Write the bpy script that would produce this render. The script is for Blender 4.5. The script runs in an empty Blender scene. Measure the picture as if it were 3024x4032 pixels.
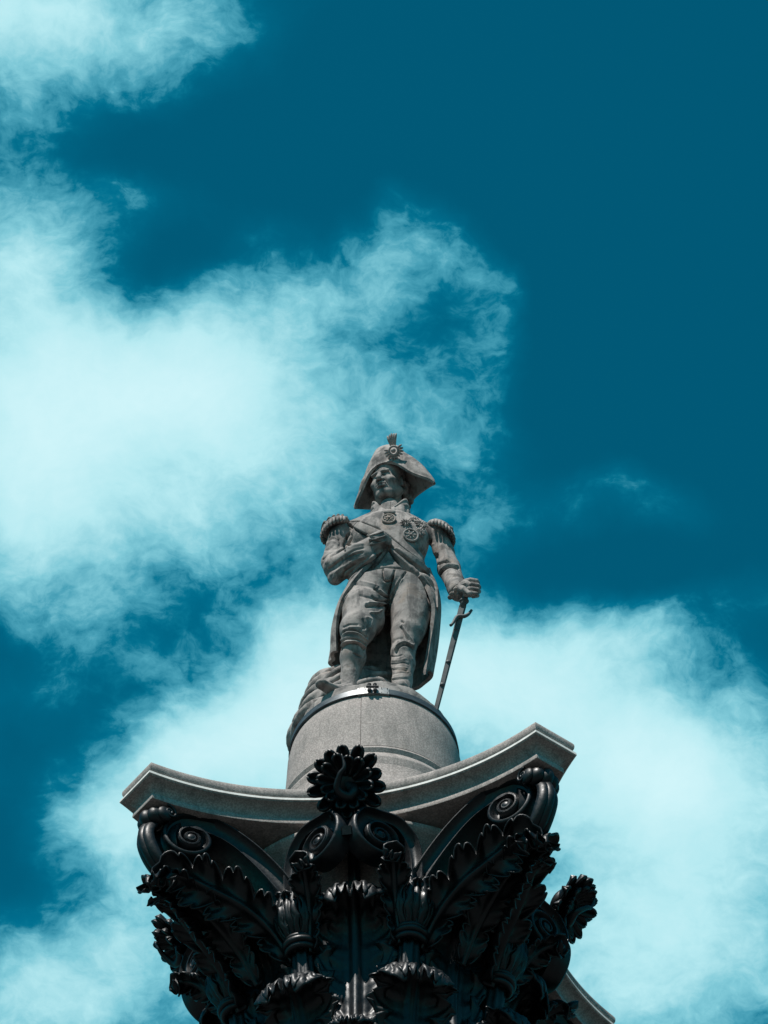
import bpy, math, random
import numpy as np
from mathutils import Vector, Matrix
from mathutils.bvhtree import BVHTree
random.seed(7); np.random.seed(7)
scene = bpy.context.scene
COL = scene.collection

# ------------------------------------------------------------------ camera
CAM = np.array([0.0, -38.9763, 1.6])
PITCH, YAW, ROLL, FPX = math.radians(51.193), math.radians(.2011), math.radians(-.1712), 17972.53
FW = np.array([math.cos(PITCH)*math.sin(YAW), math.cos(PITCH)*math.cos(YAW), math.sin(PITCH)])
_r = np.array([math.cos(YAW), -math.sin(YAW), 0.0]); _u = np.cross(_r, FW)
RT = _r*math.cos(ROLL) + _u*math.sin(ROLL); UP = -_r*math.sin(ROLL) + _u*math.cos(ROLL)
cd = bpy.data.cameras.new('camera'); cam = bpy.data.objects.new('camera', cd); COL.objects.link(cam)
cd.sensor_fit = 'VERTICAL'; cd.sensor_height = 36.0; cd.sensor_width = 27.0
cd.lens = FPX/4032*36.0; cd.clip_start = .5; cd.clip_end = 4000
cam.matrix_world = Matrix(((RT[0], UP[0], -FW[0], CAM[0]), (RT[1], UP[1], -FW[1], CAM[1]), (RT[2], UP[2], -FW[2], CAM[2]), (0, 0, 0, 1)))
scene.camera = cam

# ------------------------------------------------------------------ light
SUN_EL, SUN_AZ = math.radians(57), math.radians(-28)       # azimuth: from the viewer's side, minus = to the left
sd = Vector((math.sin(SUN_AZ)*math.cos(SUN_EL), -math.cos(SUN_AZ)*math.cos(SUN_EL), math.sin(SUN_EL)))
sl = bpy.data.lights.new('sun', 'SUN'); sl.energy = 5.0; sl.angle = math.radians(.53); sl.color = (1, .955, .9)
so = bpy.data.objects.new('sun', sl); COL.objects.link(so)
so.rotation_euler = sd.to_track_quat('Z', 'Y').to_euler(); so.location = (0, 0, 80)
scene.view_settings.view_transform = 'Standard'; scene.view_settings.look = 'None'
scene.view_settings.exposure = 0; scene.view_settings.gamma = 1; scene.view_settings.use_curve_mapping = False

class NT:
    def __init__(s, tree): s.t = tree; tree.nodes.clear()
    def n(s, typ, **kw):
        nd = s.t.nodes.new(typ)
        for k, v in kw.items():
            if k == 'inp':
                for a, b in v.items():
                    if isinstance(b, bpy.types.NodeSocket): s.t.links.new(b, nd.inputs[a])
                    else: nd.inputs[a].default_value = b
            else: setattr(nd, k, v)
        return nd
    def m(s, op, a, b=None, c=None, clamp=False):
        nd = s.t.nodes.new('ShaderNodeMath'); nd.operation = op; nd.use_clamp = clamp
        for i, v in enumerate((a, b, c)):
            if v is None: continue
            if isinstance(v, bpy.types.NodeSocket): s.t.links.new(v, nd.inputs[i])
            else: nd.inputs[i].default_value = v
        return nd.outputs[0]
    def v(s, op, a, b=None, scale=None):
        nd = s.t.nodes.new('ShaderNodeVectorMath'); nd.operation = op
        for i, x in enumerate((a, b)):
            if x is None: continue
            if isinstance(x, bpy.types.NodeSocket): s.t.links.new(x, nd.inputs[i])
            else: nd.inputs[i].default_value = x
        if scale is not None:
            if isinstance(scale, bpy.types.NodeSocket): s.t.links.new(scale, nd.inputs['Scale'])
            else: nd.inputs['Scale'].default_value = scale
        return nd.outputs['Value'] if op in ('DOT_PRODUCT', 'LENGTH', 'DISTANCE') else nd.outputs['Vector']
    def mix(s, f, a, b, blend='MIX'):
        nd = s.t.nodes.new('ShaderNodeMix'); nd.data_type = 'RGBA'; nd.blend_type = blend
        for i, x in ((0, f), (6, a), (7, b)):
            if isinstance(x, bpy.types.NodeSocket): s.t.links.new(x, nd.inputs[i])
            elif i: nd.inputs[i].default_value = (*x, 1) if len(x) == 3 else x
            else: nd.inputs[i].default_value = x
        return nd.outputs[2]
    def noise(s, vec, scale, detail=4, rough=.5, dist=0.0, lac=2.0):
        return s.n('ShaderNodeTexNoise', inp={'Vector': vec, 'Scale': scale, 'Detail': detail, 'Roughness': rough, 'Distortion': dist, 'Lacunarity': lac})
    def ramp(s, f, stops):
        nd = s.t.nodes.new('ShaderNodeValToRGB'); s.t.links.new(f, nd.inputs[0]); e = nd.color_ramp.elements
        while len(e) < len(stops): e.new(.5)
        for x, (p, c) in zip(e, stops): x.position = p; x.color = (*c, 1)
        return nd.outputs[0]
    def rng(s, v, a, b, c, d, interp='LINEAR'):
        nd = s.n('ShaderNodeMapRange', inp={'Value': v, 'From Min': a, 'From Max': b, 'To Min': c, 'To Max': d}); nd.interpolation_type = interp
        return nd.outputs[0]

# ------------------------------------------------------------------ sky: clear air plus a drifting cloud field fixed in world directions
world = bpy.data.worlds.new('World'); scene.world = world; world.use_nodes = True
W = NT(world.node_tree)
geo = W.n('ShaderNodeTexCoord').outputs['Generated']
dirn = W.v('NORMALIZE', geo)
sky = W.n('ShaderNodeTexSky'); sky.sky_type = 'NISHITA'; sky.sun_disc = False
sky.sun_elevation = SUN_EL; sky.sun_rotation = math.pi - SUN_AZ if False else math.atan2(sd.x, sd.y)
sky.air_density = 1.0; sky.dust_density = .1; sky.ozone_density = 2.0
SF, SR, SU = (0.0022, .62666, .77929), (1, 0, 0), (0, -.77929, .62666)      # cloud chart: a fixed direction and its two tangents
zf = W.m('MAXIMUM', W.v('DOT_PRODUCT', dirn, SF), .08)
cu = W.m('DIVIDE', W.v('DOT_PRODUCT', dirn, SR), zf)
cv = W.m('DIVIDE', W.v('DOT_PRODUCT', dirn, SU), zf)
chart = W.n('ShaderNodeCombineXYZ', inp={'X': cu, 'Y': cv, 'Z': 0.0}).outputs[0]
S = 1659/ (3024/FPX)                                                          # chart units of the table below
CLOUDS = [  # x, y, rx, ry, weight : banks (+) and rifts (-)
 (80,40,420,130,1.0),(20,10,200,120,.5),(430,60,170,100,.3),(90,170,130,60,.1),(330,160,120,50,.22),
 (10,540,180,170,.75),(60,410,120,70,.18),(120,560,120,110,.35),(250,420,70,60,.25),
 (100,860,330,220,1.05),(60,980,260,180,.7),(330,830,260,150,.75),(480,780,170,150,.5),(560,930,170,130,.55),
 (700,760,160,120,.48),(780,640,110,70,.35),(860,560,120,90,.40),(930,470,110,110,.52),(990,560,120,120,.34),
 (1110,640,60,110,.32),(1090,720,60,120,.32),(980,820,130,80,.4),(1010,900,100,80,.3),(1090,950,90,60,.18),(640,620,130,60,.3),(600,500,90,60,.22),
 (380,650,110,50,.2),(760,880,130,60,.15),(880,940,160,110,.35),(700,1010,180,100,.4),(850,400,60,40,.2),
 (250,1120,280,120,.55),(480,1120,170,90,.32),(80,1180,170,110,.4),(170,1330,150,90,.30),(340,1270,120,60,.15),
 (620,1180,150,70,.25),(650,1340,90,70,.3),(1020,1090,110,90,.3),(1060,1180,110,60,.18),
 (760,1400,170,150,.8),(590,1490,150,130,.7),(430,1640,150,100,.7),(280,1760,140,110,.6),(190,1570,170,110,-.25),(560,1640,260,160,.6),(700,1580,250,180,.7),
 (980,1420,170,120,.75),(1120,1450,150,110,.6),(1300,1400,150,80,.6),(1400,1360,110,50,.3),(1200,1560,260,170,.7),
 (1400,1620,250,140,.8),(1560,1720,210,210,.8),(1450,1900,330,260,.8),(1300,2100,300,200,.7),(1600,2150,250,160,.4),
 (330,1840,170,120,.6),(180,1790,130,80,.25),(420,1950,240,150,.5),(150,2080,200,130,.65),(300,2180,260,120,.6),(50,2180,130,100,.4),
 (1370,1040,110,50,.42),(1240,1110,110,60,.34),(1600,1270,110,60,.30),(1480,1110,100,60,.36),(110,1490,130,60,.25),(210,1370,130,70,.2),(350,1430,80,40,.3),(200,215,200,60,.36),(50,270,90,70,.14),(200,1480,260,110,.17),(110,1580,200,130,.12),(60,1640,130,60,.12),(420,1340,140,60,.2),(330,420,120,40,.25),(480,620,60,60,.2),
 (330,640,70,70,-.5),(430,560,110,80,-.35),(310,270,150,110,-.25),(260,210,120,60,-.15),(910,715,80,50,.10),(800,790,60,40,-.05),(840,960,60,60,-.05),
 (440,1400,140,90,-.4),(330,1500,190,60,-.3),(60,1400,130,60,-.2),(90,1620,150,60,-.15),(210,1910,90,80,-.3),(40,1880,110,90,-.3),
 (1250,1250,170,70,-.25),(1420,200,420,420,-.6),(1500,700,300,350,-.5),(760,200,260,200,-.4),(700,420,120,100,-.2),(1500,1200,160,60,-.2),(1060,330,200,120,-.3),
 (1240,520,90,300,-.25),(60,1760,80,80,-.25),
]
warp = W.noise(chart, 34, 3, .55).outputs['Color']
wv = W.v('SCALE', W.v('SUBTRACT', warp, (.5, .5, .5)), scale=.014)
warp2 = W.noise(chart, 120, 3, .6).outputs['Color']
wv2 = W.v('SCALE', W.v('SUBTRACT', warp2, (.5, .5, .5)), scale=.0035)
cw = W.v('ADD', W.v('ADD', chart, wv), wv2)
acc = None
for x, y, rx, ry, w in CLOUDS:
    c = ((x-829.5)/S, -(y-1106)/S, 0)
    kx, ky = S/rx/1.13, S/ry/1.13
    nd = W.n('ShaderNodeVectorMath', operation='MULTIPLY_ADD', inp={0: cw, 1: (kx, ky, 0), 2: (-c[0]*kx, -c[1]*ky, 0)}); d = nd.outputs[0]
    g = W.m('POWER', .36788, W.v('DOT_PRODUCT', d, d))
    acc = W.m('MULTIPLY', g, w) if acc is None else W.m('MULTIPLY_ADD', g, w, acc)
# beyond the banks listed above the sky goes on with scattered cloud of the same kind
rad = W.v('LENGTH', chart)
far = W.rng(rad, .14, .3, 0, 1, 'SMOOTHSTEP')
deck = W.v('SCALE', dirn, scale=W.m('DIVIDE', 1.0, W.m('MAXIMUM', W.v('DOT_PRODUCT', dirn, (0, 0, 1)), .06)))
fb = W.m('MULTIPLY', W.rng(W.noise(deck, 3.2, 4, .55).outputs[0], .51, .68, 0, 1, 'SMOOTHSTEP'), far)
fine = W.noise(cw, 60, 7, .6, .12).outputs[0]
fine2 = W.noise(W.v('MULTIPLY', cw, (1, 1.5, 1)), 190, 5, .65, .2).outputs[0]
n1 = W.m('MULTIPLY', W.m('SUBTRACT', fine, .5), 1.65)
n2 = W.m('MULTIPLY', W.m('SUBTRACT', fine2, .5), .75)
cover = W.m('ADD', W.m('ADD', acc, fb), W.m('MULTIPLY', W.m('ADD', n1, n2), W.m('MULTIPLY', W.rng(W.m('ADD', acc, fb), -.15, .45, .15, 1.0), W.rng(acc, .7, 1.6, 1.0, .45))))
dens = W.m('SUBTRACT', 1.0, W.m('EXPONENT', W.m('MULTIPLY', W.m('MAXIMUM', W.m('SUBTRACT', cover, .18), 0.0), -.76)))
clear = W.v('MULTIPLY', sky.outputs[0], (.005, .76, .73))
# colour of cloud by its thickness: thin veils stay teal, thick banks go pale cyan
cl = W.ramp(dens, [(0, (.0, .145, .25)), (.12, (.004, .19, .30)), (.30, (.07, .36, .48)), (.46, (.22, .59, .69)), (.62, (.47, .82, .88)), (.80, (.66, .93, .97))])
clouds = W.v('SCALE', cl, scale=1.0)
# faint haze rides round the banks, so the blue pales gently toward them
haze = W.m('MULTIPLY', W.rng(W.m('ADD', acc, W.m('MULTIPLY', n1, .3)), -.15, .8, 0, 1, 'SMOOTHSTEP'), 1.0)
clear = W.mix(haze, clear, (.0, 1.75, 3.0))
bg_clear = W.n('ShaderNodeBackground', inp={'Color': clear, 'Strength': .10})
bg_cloud = W.n('ShaderNodeBackground', inp={'Color': clouds, 'Strength': 1.0})
mixf = W.rng(dens, 0.0, .22, 0, 1, 'SMOOTHSTEP')
ms = W.n('ShaderNodeMixShader'); W.t.links.new(mixf, ms.inputs[0]); W.t.links.new(bg_clear.outputs[0], ms.inputs[1]); W.t.links.new(bg_cloud.outputs[0], ms.inputs[2])
wo = W.n('ShaderNodeOutputWorld'); W.t.links.new(ms.outputs[0], wo.inputs[0])
world.cycles.sampling_method = 'MANUAL'; world.cycles.sample_map_resolution = 512

# ------------------------------------------------------------------ helpers
def tag(o, label=None, category=None, group=None, kind=None):
    if label: o['label'] = label
    if category: o['category'] = category
    if group: o['group'] = group
    if kind: o['kind'] = kind
    return o
def empty(name, loc=(0, 0, 0), rz=0.0, parent=None):
    o = bpy.data.objects.new(name, None); COL.objects.link(o); o.location = loc; o.rotation_euler = (0, 0, rz)
    o.empty_display_size = .2
    if parent: o.parent = parent
    return o
def mesh(name, verts, faces, mat, smooth=True, angle=None):
    me = bpy.data.meshes.new(name)
    v = np.asarray(verts, dtype=np.float32)
    if isinstance(faces, np.ndarray):
        k = faces.shape[1]
        me.vertices.add(len(v)); me.vertices.foreach_set('co', v.ravel())
        me.loops.add(faces.size); me.loops.foreach_set('vertex_index', faces.ravel().astype(np.int32))
        me.polygons.add(len(faces)); me.polygons.foreach_set('loop_start', np.arange(0, faces.size, k, dtype=np.int32))
        me.polygons.foreach_set('loop_total', np.full(len(faces), k, dtype=np.int32)); me.update(calc_edges=True)
    else:
        me.from_pydata([tuple(map(float, x)) for x in v], [], faces); me.update()
    me.materials.append(mat)
    if smooth:
        me.polygons.foreach_set('use_smooth', np.ones(len(me.polygons), dtype=bool))
        if angle: me.set_sharp_from_angle(angle=math.radians(angle))
    me.validate()
    return me
def obj(name, me, parent=None, loc=None, rz=None):
    o = bpy.data.objects.new(name, me); COL.objects.link(o)
    if parent: o.parent = parent
    if loc is not None: o.location = loc
    if rz is not None: o.rotation_euler = (0, 0, rz)
    return o
class Geo:                                   # collects pieces that form ONE part
    def __init__(s): s.v = []; s.f = []; s.n = 0
    def add(s, v, f):
        v = np.asarray(v, dtype=float); s.v.append(v); s.f += [tuple(i+s.n for i in q) for q in f]; s.n += len(v); return s
    def make(s, name, mat, parent=None, smooth=True, angle=None):
        return obj(name, mesh(name, np.vstack(s.v), s.f, mat, smooth, angle), parent)
def norm(a):
    a = np.asarray(a, float); return a/np.maximum(np.linalg.norm(a, axis=-1, keepdims=True), 1e-9)
def resample(P, n):
    P = np.asarray(P, float); d = np.r_[0, np.cumsum(np.linalg.norm(np.diff(P, axis=0), axis=1))]
    # catmull-rom through the points, then even spacing
    out = []
    Q = np.vstack([2*P[0]-P[1], P, 2*P[-1]-P[-2]])
    for i in range(len(P)-1):
        p0, p1, p2, p3 = Q[i], Q[i+1], Q[i+2], Q[i+3]
        for t in np.linspace(0, 1, 14, endpoint=False):
            out.append(.5*((2*p1)+(-p0+p2)*t+(2*p0-5*p1+4*p2-p3)*t*t+(-p0+3*p1-3*p2+p3)*t**3))
    out.append(P[-1]); out = np.array(out)
    d = np.r_[0, np.cumsum(np.linalg.norm(np.diff(out, axis=0), axis=1))]
    t = np.linspace(0, d[-1], n)
    return np.stack([np.interp(t, d, out[:, k]) for k in range(P.shape[1])], 1)
def grid_faces(n, m, off=0, closed_m=False, flip=False):
    f = []
    for i in range(n-1):
        for j in range(m if closed_m else m-1):
            a, b, c, d = i*m+j, i*m+(j+1) % m, (i+1)*m+(j+1) % m, (i+1)*m+j
            f.append((off+a, off+d, off+c, off+b) if flip else (off+a, off+b, off+c, off+d))
    return f
def sheet(P, th):
    """solid sheet from a grid of points P[n,m,3] with thickness th (a number or an [n,m] array), grown to both sides"""
    n, m = P.shape[:2]
    du = np.gradient(P, axis=0); dv = np.gradient(P, axis=1)
    N = norm(np.cross(du, dv)); t = (np.ones((n, m))*th)[..., None]*.5
    V = np.vstack([(P+N*t).reshape(-1, 3), (P-N*t).reshape(-1, 3)]); k = n*m
    F = grid_faces(n, m, 0, flip=True)+grid_faces(n, m, k)
    ring = [j for j in range(m)]+[i*m+m-1 for i in range(1, n)]+[(n-1)*m+j for j in range(m-2, -1, -1)]+[i*m for i in range(n-2, 0, -1)]
    for a, b in zip(ring, ring[1:]+ring[:1]): F.append((a, b, b+k, a+k))
    return V, [tuple(reversed(q)) for q in F]
def tube(P, R, m=10, lobes=0, amp=.0, twist=0.0, cap=True, up=None):
    P = np.asarray(P, float); n = len(P); R = np.ones(n)*R
    T = norm(np.gradient(P, axis=0)); u = np.zeros((n, 3))
    r = np.array(up if up is not None else ((0, 0, 1) if abs(T[0][2]) < .9 else (1, 0, 0)), float)
    for i in range(n):
        r = r-T[i]*(r@T[i]); r /= max(np.linalg.norm(r), 1e-9); u[i] = r
    w = np.cross(T, u); a = np.linspace(0, 2*math.pi, m, endpoint=False)
    s = np.r_[0, np.cumsum(np.linalg.norm(np.diff(P, axis=0), axis=1))]
    A = a[None, :]+0*s[:, None]
    rr = R[:, None]*(1+amp*np.cos(lobes*(A+twist*s[:, None]))) if lobes else R[:, None]+0*A
    V = P[:, None]+rr[..., None]*(np.cos(A)[..., None]*u[:, None]+np.sin(A)[..., None]*w[:, None])
    V = V.reshape(-1, 3); F = grid_faces(n, m, 0, closed_m=True)
    if cap:
        V = np.vstack([V, P[:1], P[-1:]]); k = n*m
        F += [(k, (j+1) % m, j) for j in range(m)]+[(k+1, (n-1)*m+j, (n-1)*m+(j+1) % m) for j in range(m)]
    return V, F
def lathe(prof, m=96, a0=0, a1=2*math.pi):
    """prof: [(r,z)...]; full turn or a sector"""
    full = abs(a1-a0-2*math.pi) < 1e-6; k = m if full else m+1
    a = np.linspace(a0, a1, k, endpoint=not full)
    V = np.array([[(r*math.sin(t), -r*math.cos(t), z) for t in a] for r, z in prof]).reshape(-1, 3)
    return V, grid_faces(len(prof), k, 0, closed_m=full, flip=False)
def ball(c, r, n=10, m=14, R=None):
    c = np.array(c, float); r = np.ones(3)*r
    th = np.linspace(0, math.pi, n); a = np.linspace(0, 2*math.pi, m, endpoint=False)
    V = np.array([[(r[0]*math.sin(t)*math.cos(p), r[1]*math.sin(t)*math.sin(p), r[2]*math.cos(t)) for p in a] for t in th]).reshape(-1, 3)
    if R is not None: V = V@np.array(R).T
    return V+c, grid_faces(n, m, 0, closed_m=True, flip=True)
def box(c, s, R=None):
    s = np.array(s)/2; V = np.array([(x, y, z) for x in (-1, 1) for y in (-1, 1) for z in (-1, 1)])*s
    if R is not None: V = V@np.array(R).T
    return V+np.array(c), [(0, 1, 3, 2), (4, 6, 7, 5), (0, 4, 5, 1), (2, 3, 7, 6), (0, 2, 6, 4), (1, 5, 7, 3)]
def rotz(a): c, s = math.cos(a), math.sin(a); return np.array([[c, -s, 0], [s, c, 0], [0, 0, 1]])
def rotx(a): c, s = math.cos(a), math.sin(a); return np.array([[1, 0, 0], [0, c, -s], [0, s, c]])
def roty(a): c, s = math.cos(a), math.sin(a); return np.array([[c, 0, s], [0, 1, 0], [-s, 0, c]])
def sstep(x, a, b):
    t = np.clip((x-a)/(b-a), 0, 1); return t*t*(3-2*t)
# survey of the photograph: a sight line meets a stated depth in the place
def sight(px, py):
    d = FW+RT*(px-1512)/FPX-UP*(py-2016)/FPX; return d/np.linalg.norm(d)
def at(px, py, y):
    d = sight(px, py); return CAM+d*((y-CAM[1])/d[1])
def seen(V):                                  # world points -> position on the survey sheet
    d = np.asarray(V)-CAM; w = d@FW
    return 1512+FPX*(d@RT)/w, 2016-FPX*(d@UP)/w

# ------------------------------------------------------------------ materials
def material(name, build):
    m = bpy.data.materials.new(name); m.use_nodes = True; T = NT(m.node_tree)
    bs = T.n('ShaderNodeBsdfPrincipled'); out = T.n('ShaderNodeOutputMaterial'); T.t.links.new(bs.outputs[0], out.inputs[0])
    build(T, bs); return m
def setp(T, bs, **kw):
    for k, v in kw.items():
        k = k.replace('_', ' ')
        if isinstance(v, bpy.types.NodeSocket): T.t.links.new(v, bs.inputs[k])
        else: bs.inputs[k].default_value = v
def stone(base, dark, pale, speck, sc, bump=.35, rough=.85, rust=(.30, .19, .12), rustamt=.25, mott=.75):
    def b(T, bs):
        co = T.n('ShaderNodeTexCoord').outputs['Object']
        big = T.noise(co, 1.3, 5, .6, .4).outputs[0]; mid = T.noise(co, 5.5, 6, .6, .3).outputs[0]
        fine = T.noise(co, sc, 3, .6).outputs[0]; grain = T.noise(co, sc*2.6, 2, .5).outputs[0]
        c = T.mix(T.rng(big, .38, .62, 0, 1, 'SMOOTHSTEP'), base, pale)
        c = T.mix(T.rng(mid, .44, .66, 0, mott, 'SMOOTHSTEP'), c, dark)
        drip = T.noise(T.v('MULTIPLY', co, (3.0, 3.0, .55)), 2.2, 5, .65, .3).outputs[0]
        c = T.mix(T.rng(drip, .50, .66, 0, .7, 'SMOOTHSTEP'), c, dark)
        ru = T.noise(T.v('ADD', co, (7, 3, 1)), 3.1, 4, .6, .5).outputs[0]
        c = T.mix(T.rng(ru, .56, .72, 0, rustamt, 'SMOOTHSTEP'), c, rust)
        c = T.mix(T.rng(fine, .44, .60, speck, 0), c, (dark[0]*.45, dark[1]*.45, dark[2]*.45))
        c = T.mix(T.rng(grain, .55, .68, 0, speck*.7), c, (pale[0]*1.25, pale[1]*1.2, pale[2]*1.18))
        hgt = T.m('ADD', T.m('MULTIPLY', fine, .6), T.m('MULTIPLY', mid, .8))
        bp = T.n('ShaderNodeBump', inp={'Height': hgt, 'Strength': bump, 'Distance': .02})
        setp(T, bs, Base_Color=c, Roughness=rough, Normal=bp.outputs[0]); bs.inputs['Specular IOR Level'].default_value = .25
    return b
M_STATUE = material('weathered_sandstone', stone((.32, .285, .268), (.07, .07, .07), (.41, .362, .338), .12, 26, .35, .88, rustamt=.30))
M_GRANITE = material('pink_grey_granite', stone((.43, .375, .35), (.26, .235, .22), (.50, .425, .395), .50, 46, .25, .8, rust=(.26, .20, .16), rustamt=.25, mott=.35))
M_ABACUS = material('grey_granite', stone((.40, .355, .33), (.22, .205, .195), (.47, .405, .375), .50, 46, .25, .85, rust=(.2, .16, .13), rustamt=.2, mott=.45))
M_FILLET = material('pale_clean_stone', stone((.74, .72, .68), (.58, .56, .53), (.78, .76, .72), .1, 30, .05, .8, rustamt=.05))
def b_bronze(T, bs):
    co = T.n('ShaderNodeTexCoord').outputs['Object']
    n = T.noise(co, 3.5, 6, .65, .6).outputs[0]; f = T.noise(co, 22, 4, .6).outputs[0]
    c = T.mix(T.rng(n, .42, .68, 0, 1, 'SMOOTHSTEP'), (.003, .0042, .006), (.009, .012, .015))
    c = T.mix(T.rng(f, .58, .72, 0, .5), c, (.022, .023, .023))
    bp = T.n('ShaderNodeBump', inp={'Height': T.m('ADD', T.m('MULTIPLY', n, .7), T.m('MULTIPLY', f, .3)), 'Strength': .22, 'Distance': .03})
    setp(T, bs, Base_Color=c, Roughness=T.rng(f, .3, .7, .34, .56), Normal=bp.outputs[0]); bs.inputs['Specular IOR Level'].default_value = .45
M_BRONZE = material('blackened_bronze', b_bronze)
def b_band(T, bs):
    co = T.n('ShaderNodeTexCoord').outputs['Object']; f = T.noise(T.v('MULTIPLY', co, (1, 1, 3)), 9, 5, .6).outputs[0]
    c = T.mix(T.rng(f, .4, .65, 0, 1), (.10, .115, .125), (.05, .06, .07))
    setp(T, bs, Base_Color=c, Roughness=.42, Metallic=.35)
M_BAND = material('painted_steel_band', b_band)
def b_plate(T, bs):
    co = T.n('ShaderNodeTexCoord').outputs['Object']; f = T.noise(co, 18, 5, .6).outputs[0]
    setp(T, bs, Base_Color=T.mix(T.rng(f, .4, .65, 0, 1), (.34, .34, .335), (.16, .165, .17)), Roughness=.45, Metallic=.3)
M_PLATE = material('galvanised_plate', b_plate)
def b_rust(T, bs): setp(T, bs, Base_Color=(.012, .012, .013, 1), Roughness=.7)
M_CLASP = material('dark_iron_clasp', b_rust)
def b_pave(T, bs):
    co = T.n('ShaderNodeTexCoord').outputs['Object']; f = T.noise(co, .5, 6, .6).outputs[0]
    setp(T, bs, Base_Color=T.mix(f, (.035, .035, .036), (.065, .064, .062)), Roughness=.85)
M_PAVE = material('paving', b_pave)

def b_sword(T, bs):
    co = T.n('ShaderNodeTexCoord').outputs['Object']; f = T.noise(co, 7, 5, .6).outputs[0]
    setp(T, bs, Base_Color=T.mix(T.rng(f, .4, .65, 0, 1), (.11, .115, .115), (.05, .055, .06)), Roughness=.6)
M_SWORD = material('darkened_metal', b_sword)

# ------------------------------------------------------------------ ground
me = mesh('ground', [(-900, -900, 0), (900, -900, 0), (900, 900, 0), (-900, 900, 0)], [(0, 1, 2, 3)], M_PAVE, smooth=False)
tag(obj('ground', me), kind='structure')

# ------------------------------------------------------------------ column: the frame of the capital is turned 7.94 degrees
PHI = math.radians(7.9407); ZA = 42.37
shaft = empty('column_shaft', (0, 0, 0), -PHI)
tag(shaft, 'fluted grey granite column shaft standing under the dark bronze capital', 'column shaft')
g = Geo(); m = 24*8; prof = [(1.72, 6.0), (1.6, 20), (1.47, 37.4), (1.52, 37.6), (1.55, 37.75)]
V = []
for r, z in prof:
    for j in range(m):
        a = 2*math.pi*j/m; fl = max(0, math.sin((a*24) % (2*math.pi)/2))**.7*.09 if z < 37.5 else 0
        V.append(((r-fl)*math.sin(a), -(r-fl)*math.cos(a), z))
g.add(V, grid_faces(len(prof), m, 0, closed_m=True)); g.make('fluted_drum', M_GRANITE, shaft, angle=40)
g = Geo(); g.add(*box((0, 0, 3.0), (4.6, 4.6, 6.0))); g.make('plinth', M_GRANITE, shaft, smooth=False)

cap = empty('column_capital', (0, 0, 0), -PHI)
tag(cap, 'black bronze leafy capital with corner scrolls under the concave stone slab', 'capital')
def P3(a, r, z): a = math.radians(a); return np.array([r*math.sin(a), -r*math.cos(a), z])
# bell of the capital with its rim
prof = [(1.50, 37.7), (1.50, 38.4), (1.45, 39.3), (1.45, 40.2), (1.5, 40.8), (1.62, 41.25), (1.78, 41.52), (1.93, 41.64), (1.99, 41.68), (2.01, 41.73), (1.97, 41.77), (1.7, 41.80), (0.1, 41.81)]
V, F = lathe([(r, z) for r, z in prof], 128); me = mesh('bell', V, F, M_ABACUS); obj('bell', me, cap)

# acanthus leaf: centre line in the (radius, height) plane, spread sideways round the bell
def leaf_mesh(name, line, W0, lobes=5, th=.035, wrap=1.0, curl=.10, sweep=.85, n=73, m=41, deep=.42, tipw=.35, rib=.05, base=.55, droop=0.0):
    L = resample(line, n); d = np.r_[0, np.cumsum(np.linalg.norm(np.diff(L, axis=0), axis=1))]; d /= d[-1]
    T = norm(np.gradient(L, axis=0)); N = np.stack([T[:, 1], -T[:, 0]], 1)        # outward normal in (r,z)
    u = np.linspace(-1, 1, m)
    P = np.zeros((n, m, 3)); TH = np.zeros((n, m))
    for j, x in enumerate(u):
        ax = abs(x)
        v = d + 0*x
        # width envelope
        env = base+(1-base)*np.sin(np.pi*np.clip(v/.62, 0, 1)*.5)
        env = np.where(v > .55, env*np.sqrt(np.clip(1-((v-.55)/.45)**2.2*(1-tipw*tipw), 0, 1)), env)
        ph = (v*lobes) % 1.0
        lob = np.abs(np.sin(np.pi*np.clip(ph, 0, 1)))**.55
        fing = np.abs(np.sin(np.pi*((v*lobes*3) % 1.0)))**.5
        w = W0*env*((1-deep)+deep*lob*(.72+.28*fing))
        edge = ax**1.0
        w = W0*env*(1-edge**3)+w*edge**3 if True else w
        s = x*w                                                      # sideways metres
        # lobes sweep toward the tip: sample the centre line further on
        fg = abs(math.cos(3.5*math.pi*x))**.6; vv = np.clip(v+sweep*ax**1.6*(1-v)*.35, 0, 1)*(1-.10*(1-fg)*sstep(v, .6, 1))
        r = np.interp(vv, d, L[:, 0]); z = np.interp(vv, d, L[:, 1]); nr = np.interp(vv, d, N[:, 0]); nz = np.interp(vv, d, N[:, 1])
        vein = .5+.5*np.cos(2*np.pi*(v*lobes-.5))
        h = rib*np.exp(-(x/.10)**2)+.030*np.exp(-((ax-.22)/.07)**2)*(1-v)+.030*(vein-.3)*np.sin(np.pi*min(ax, 1))+.012*np.cos(2*np.pi*v*lobes*3)*ax
        h = h+curl*ax**3*(.4+.6*lob)*(.5+.5*np.sin(np.pi*v))-curl*.35*np.sin(np.pi*ax)*(1-v*.5)
        h = h+.03*(fg-.6)*sstep(v, .55, .9)
        r2 = r+nr*h; z2 = z+nz*h-droop*ax**2*sstep(v, .6, 1.0)
        ang = s*wrap/np.maximum(r2, .3)
        flat = s*(1-wrap)
        P[:, j, 0] = r2*np.sin(ang)+flat; P[:, j, 1] = -r2*np.cos(ang); P[:, j, 2] = z2
        TH[:, j] = th*(1-.45*ax)
    V, F = sheet(P, TH)
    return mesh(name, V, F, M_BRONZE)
upper = leaf_mesh('acanthus_leaf', [(1.50, 37.9), (1.50, 38.7), (1.50, 39.5), (1.56, 40.1), (1.68, 40.5), (1.84, 40.70), (1.98, 40.68), (2.07, 40.55), (2.08, 40.40)], .56, 6, rib=.07, droop=.14, tipw=.62, deep=.62, n=111, m=45)
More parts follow.
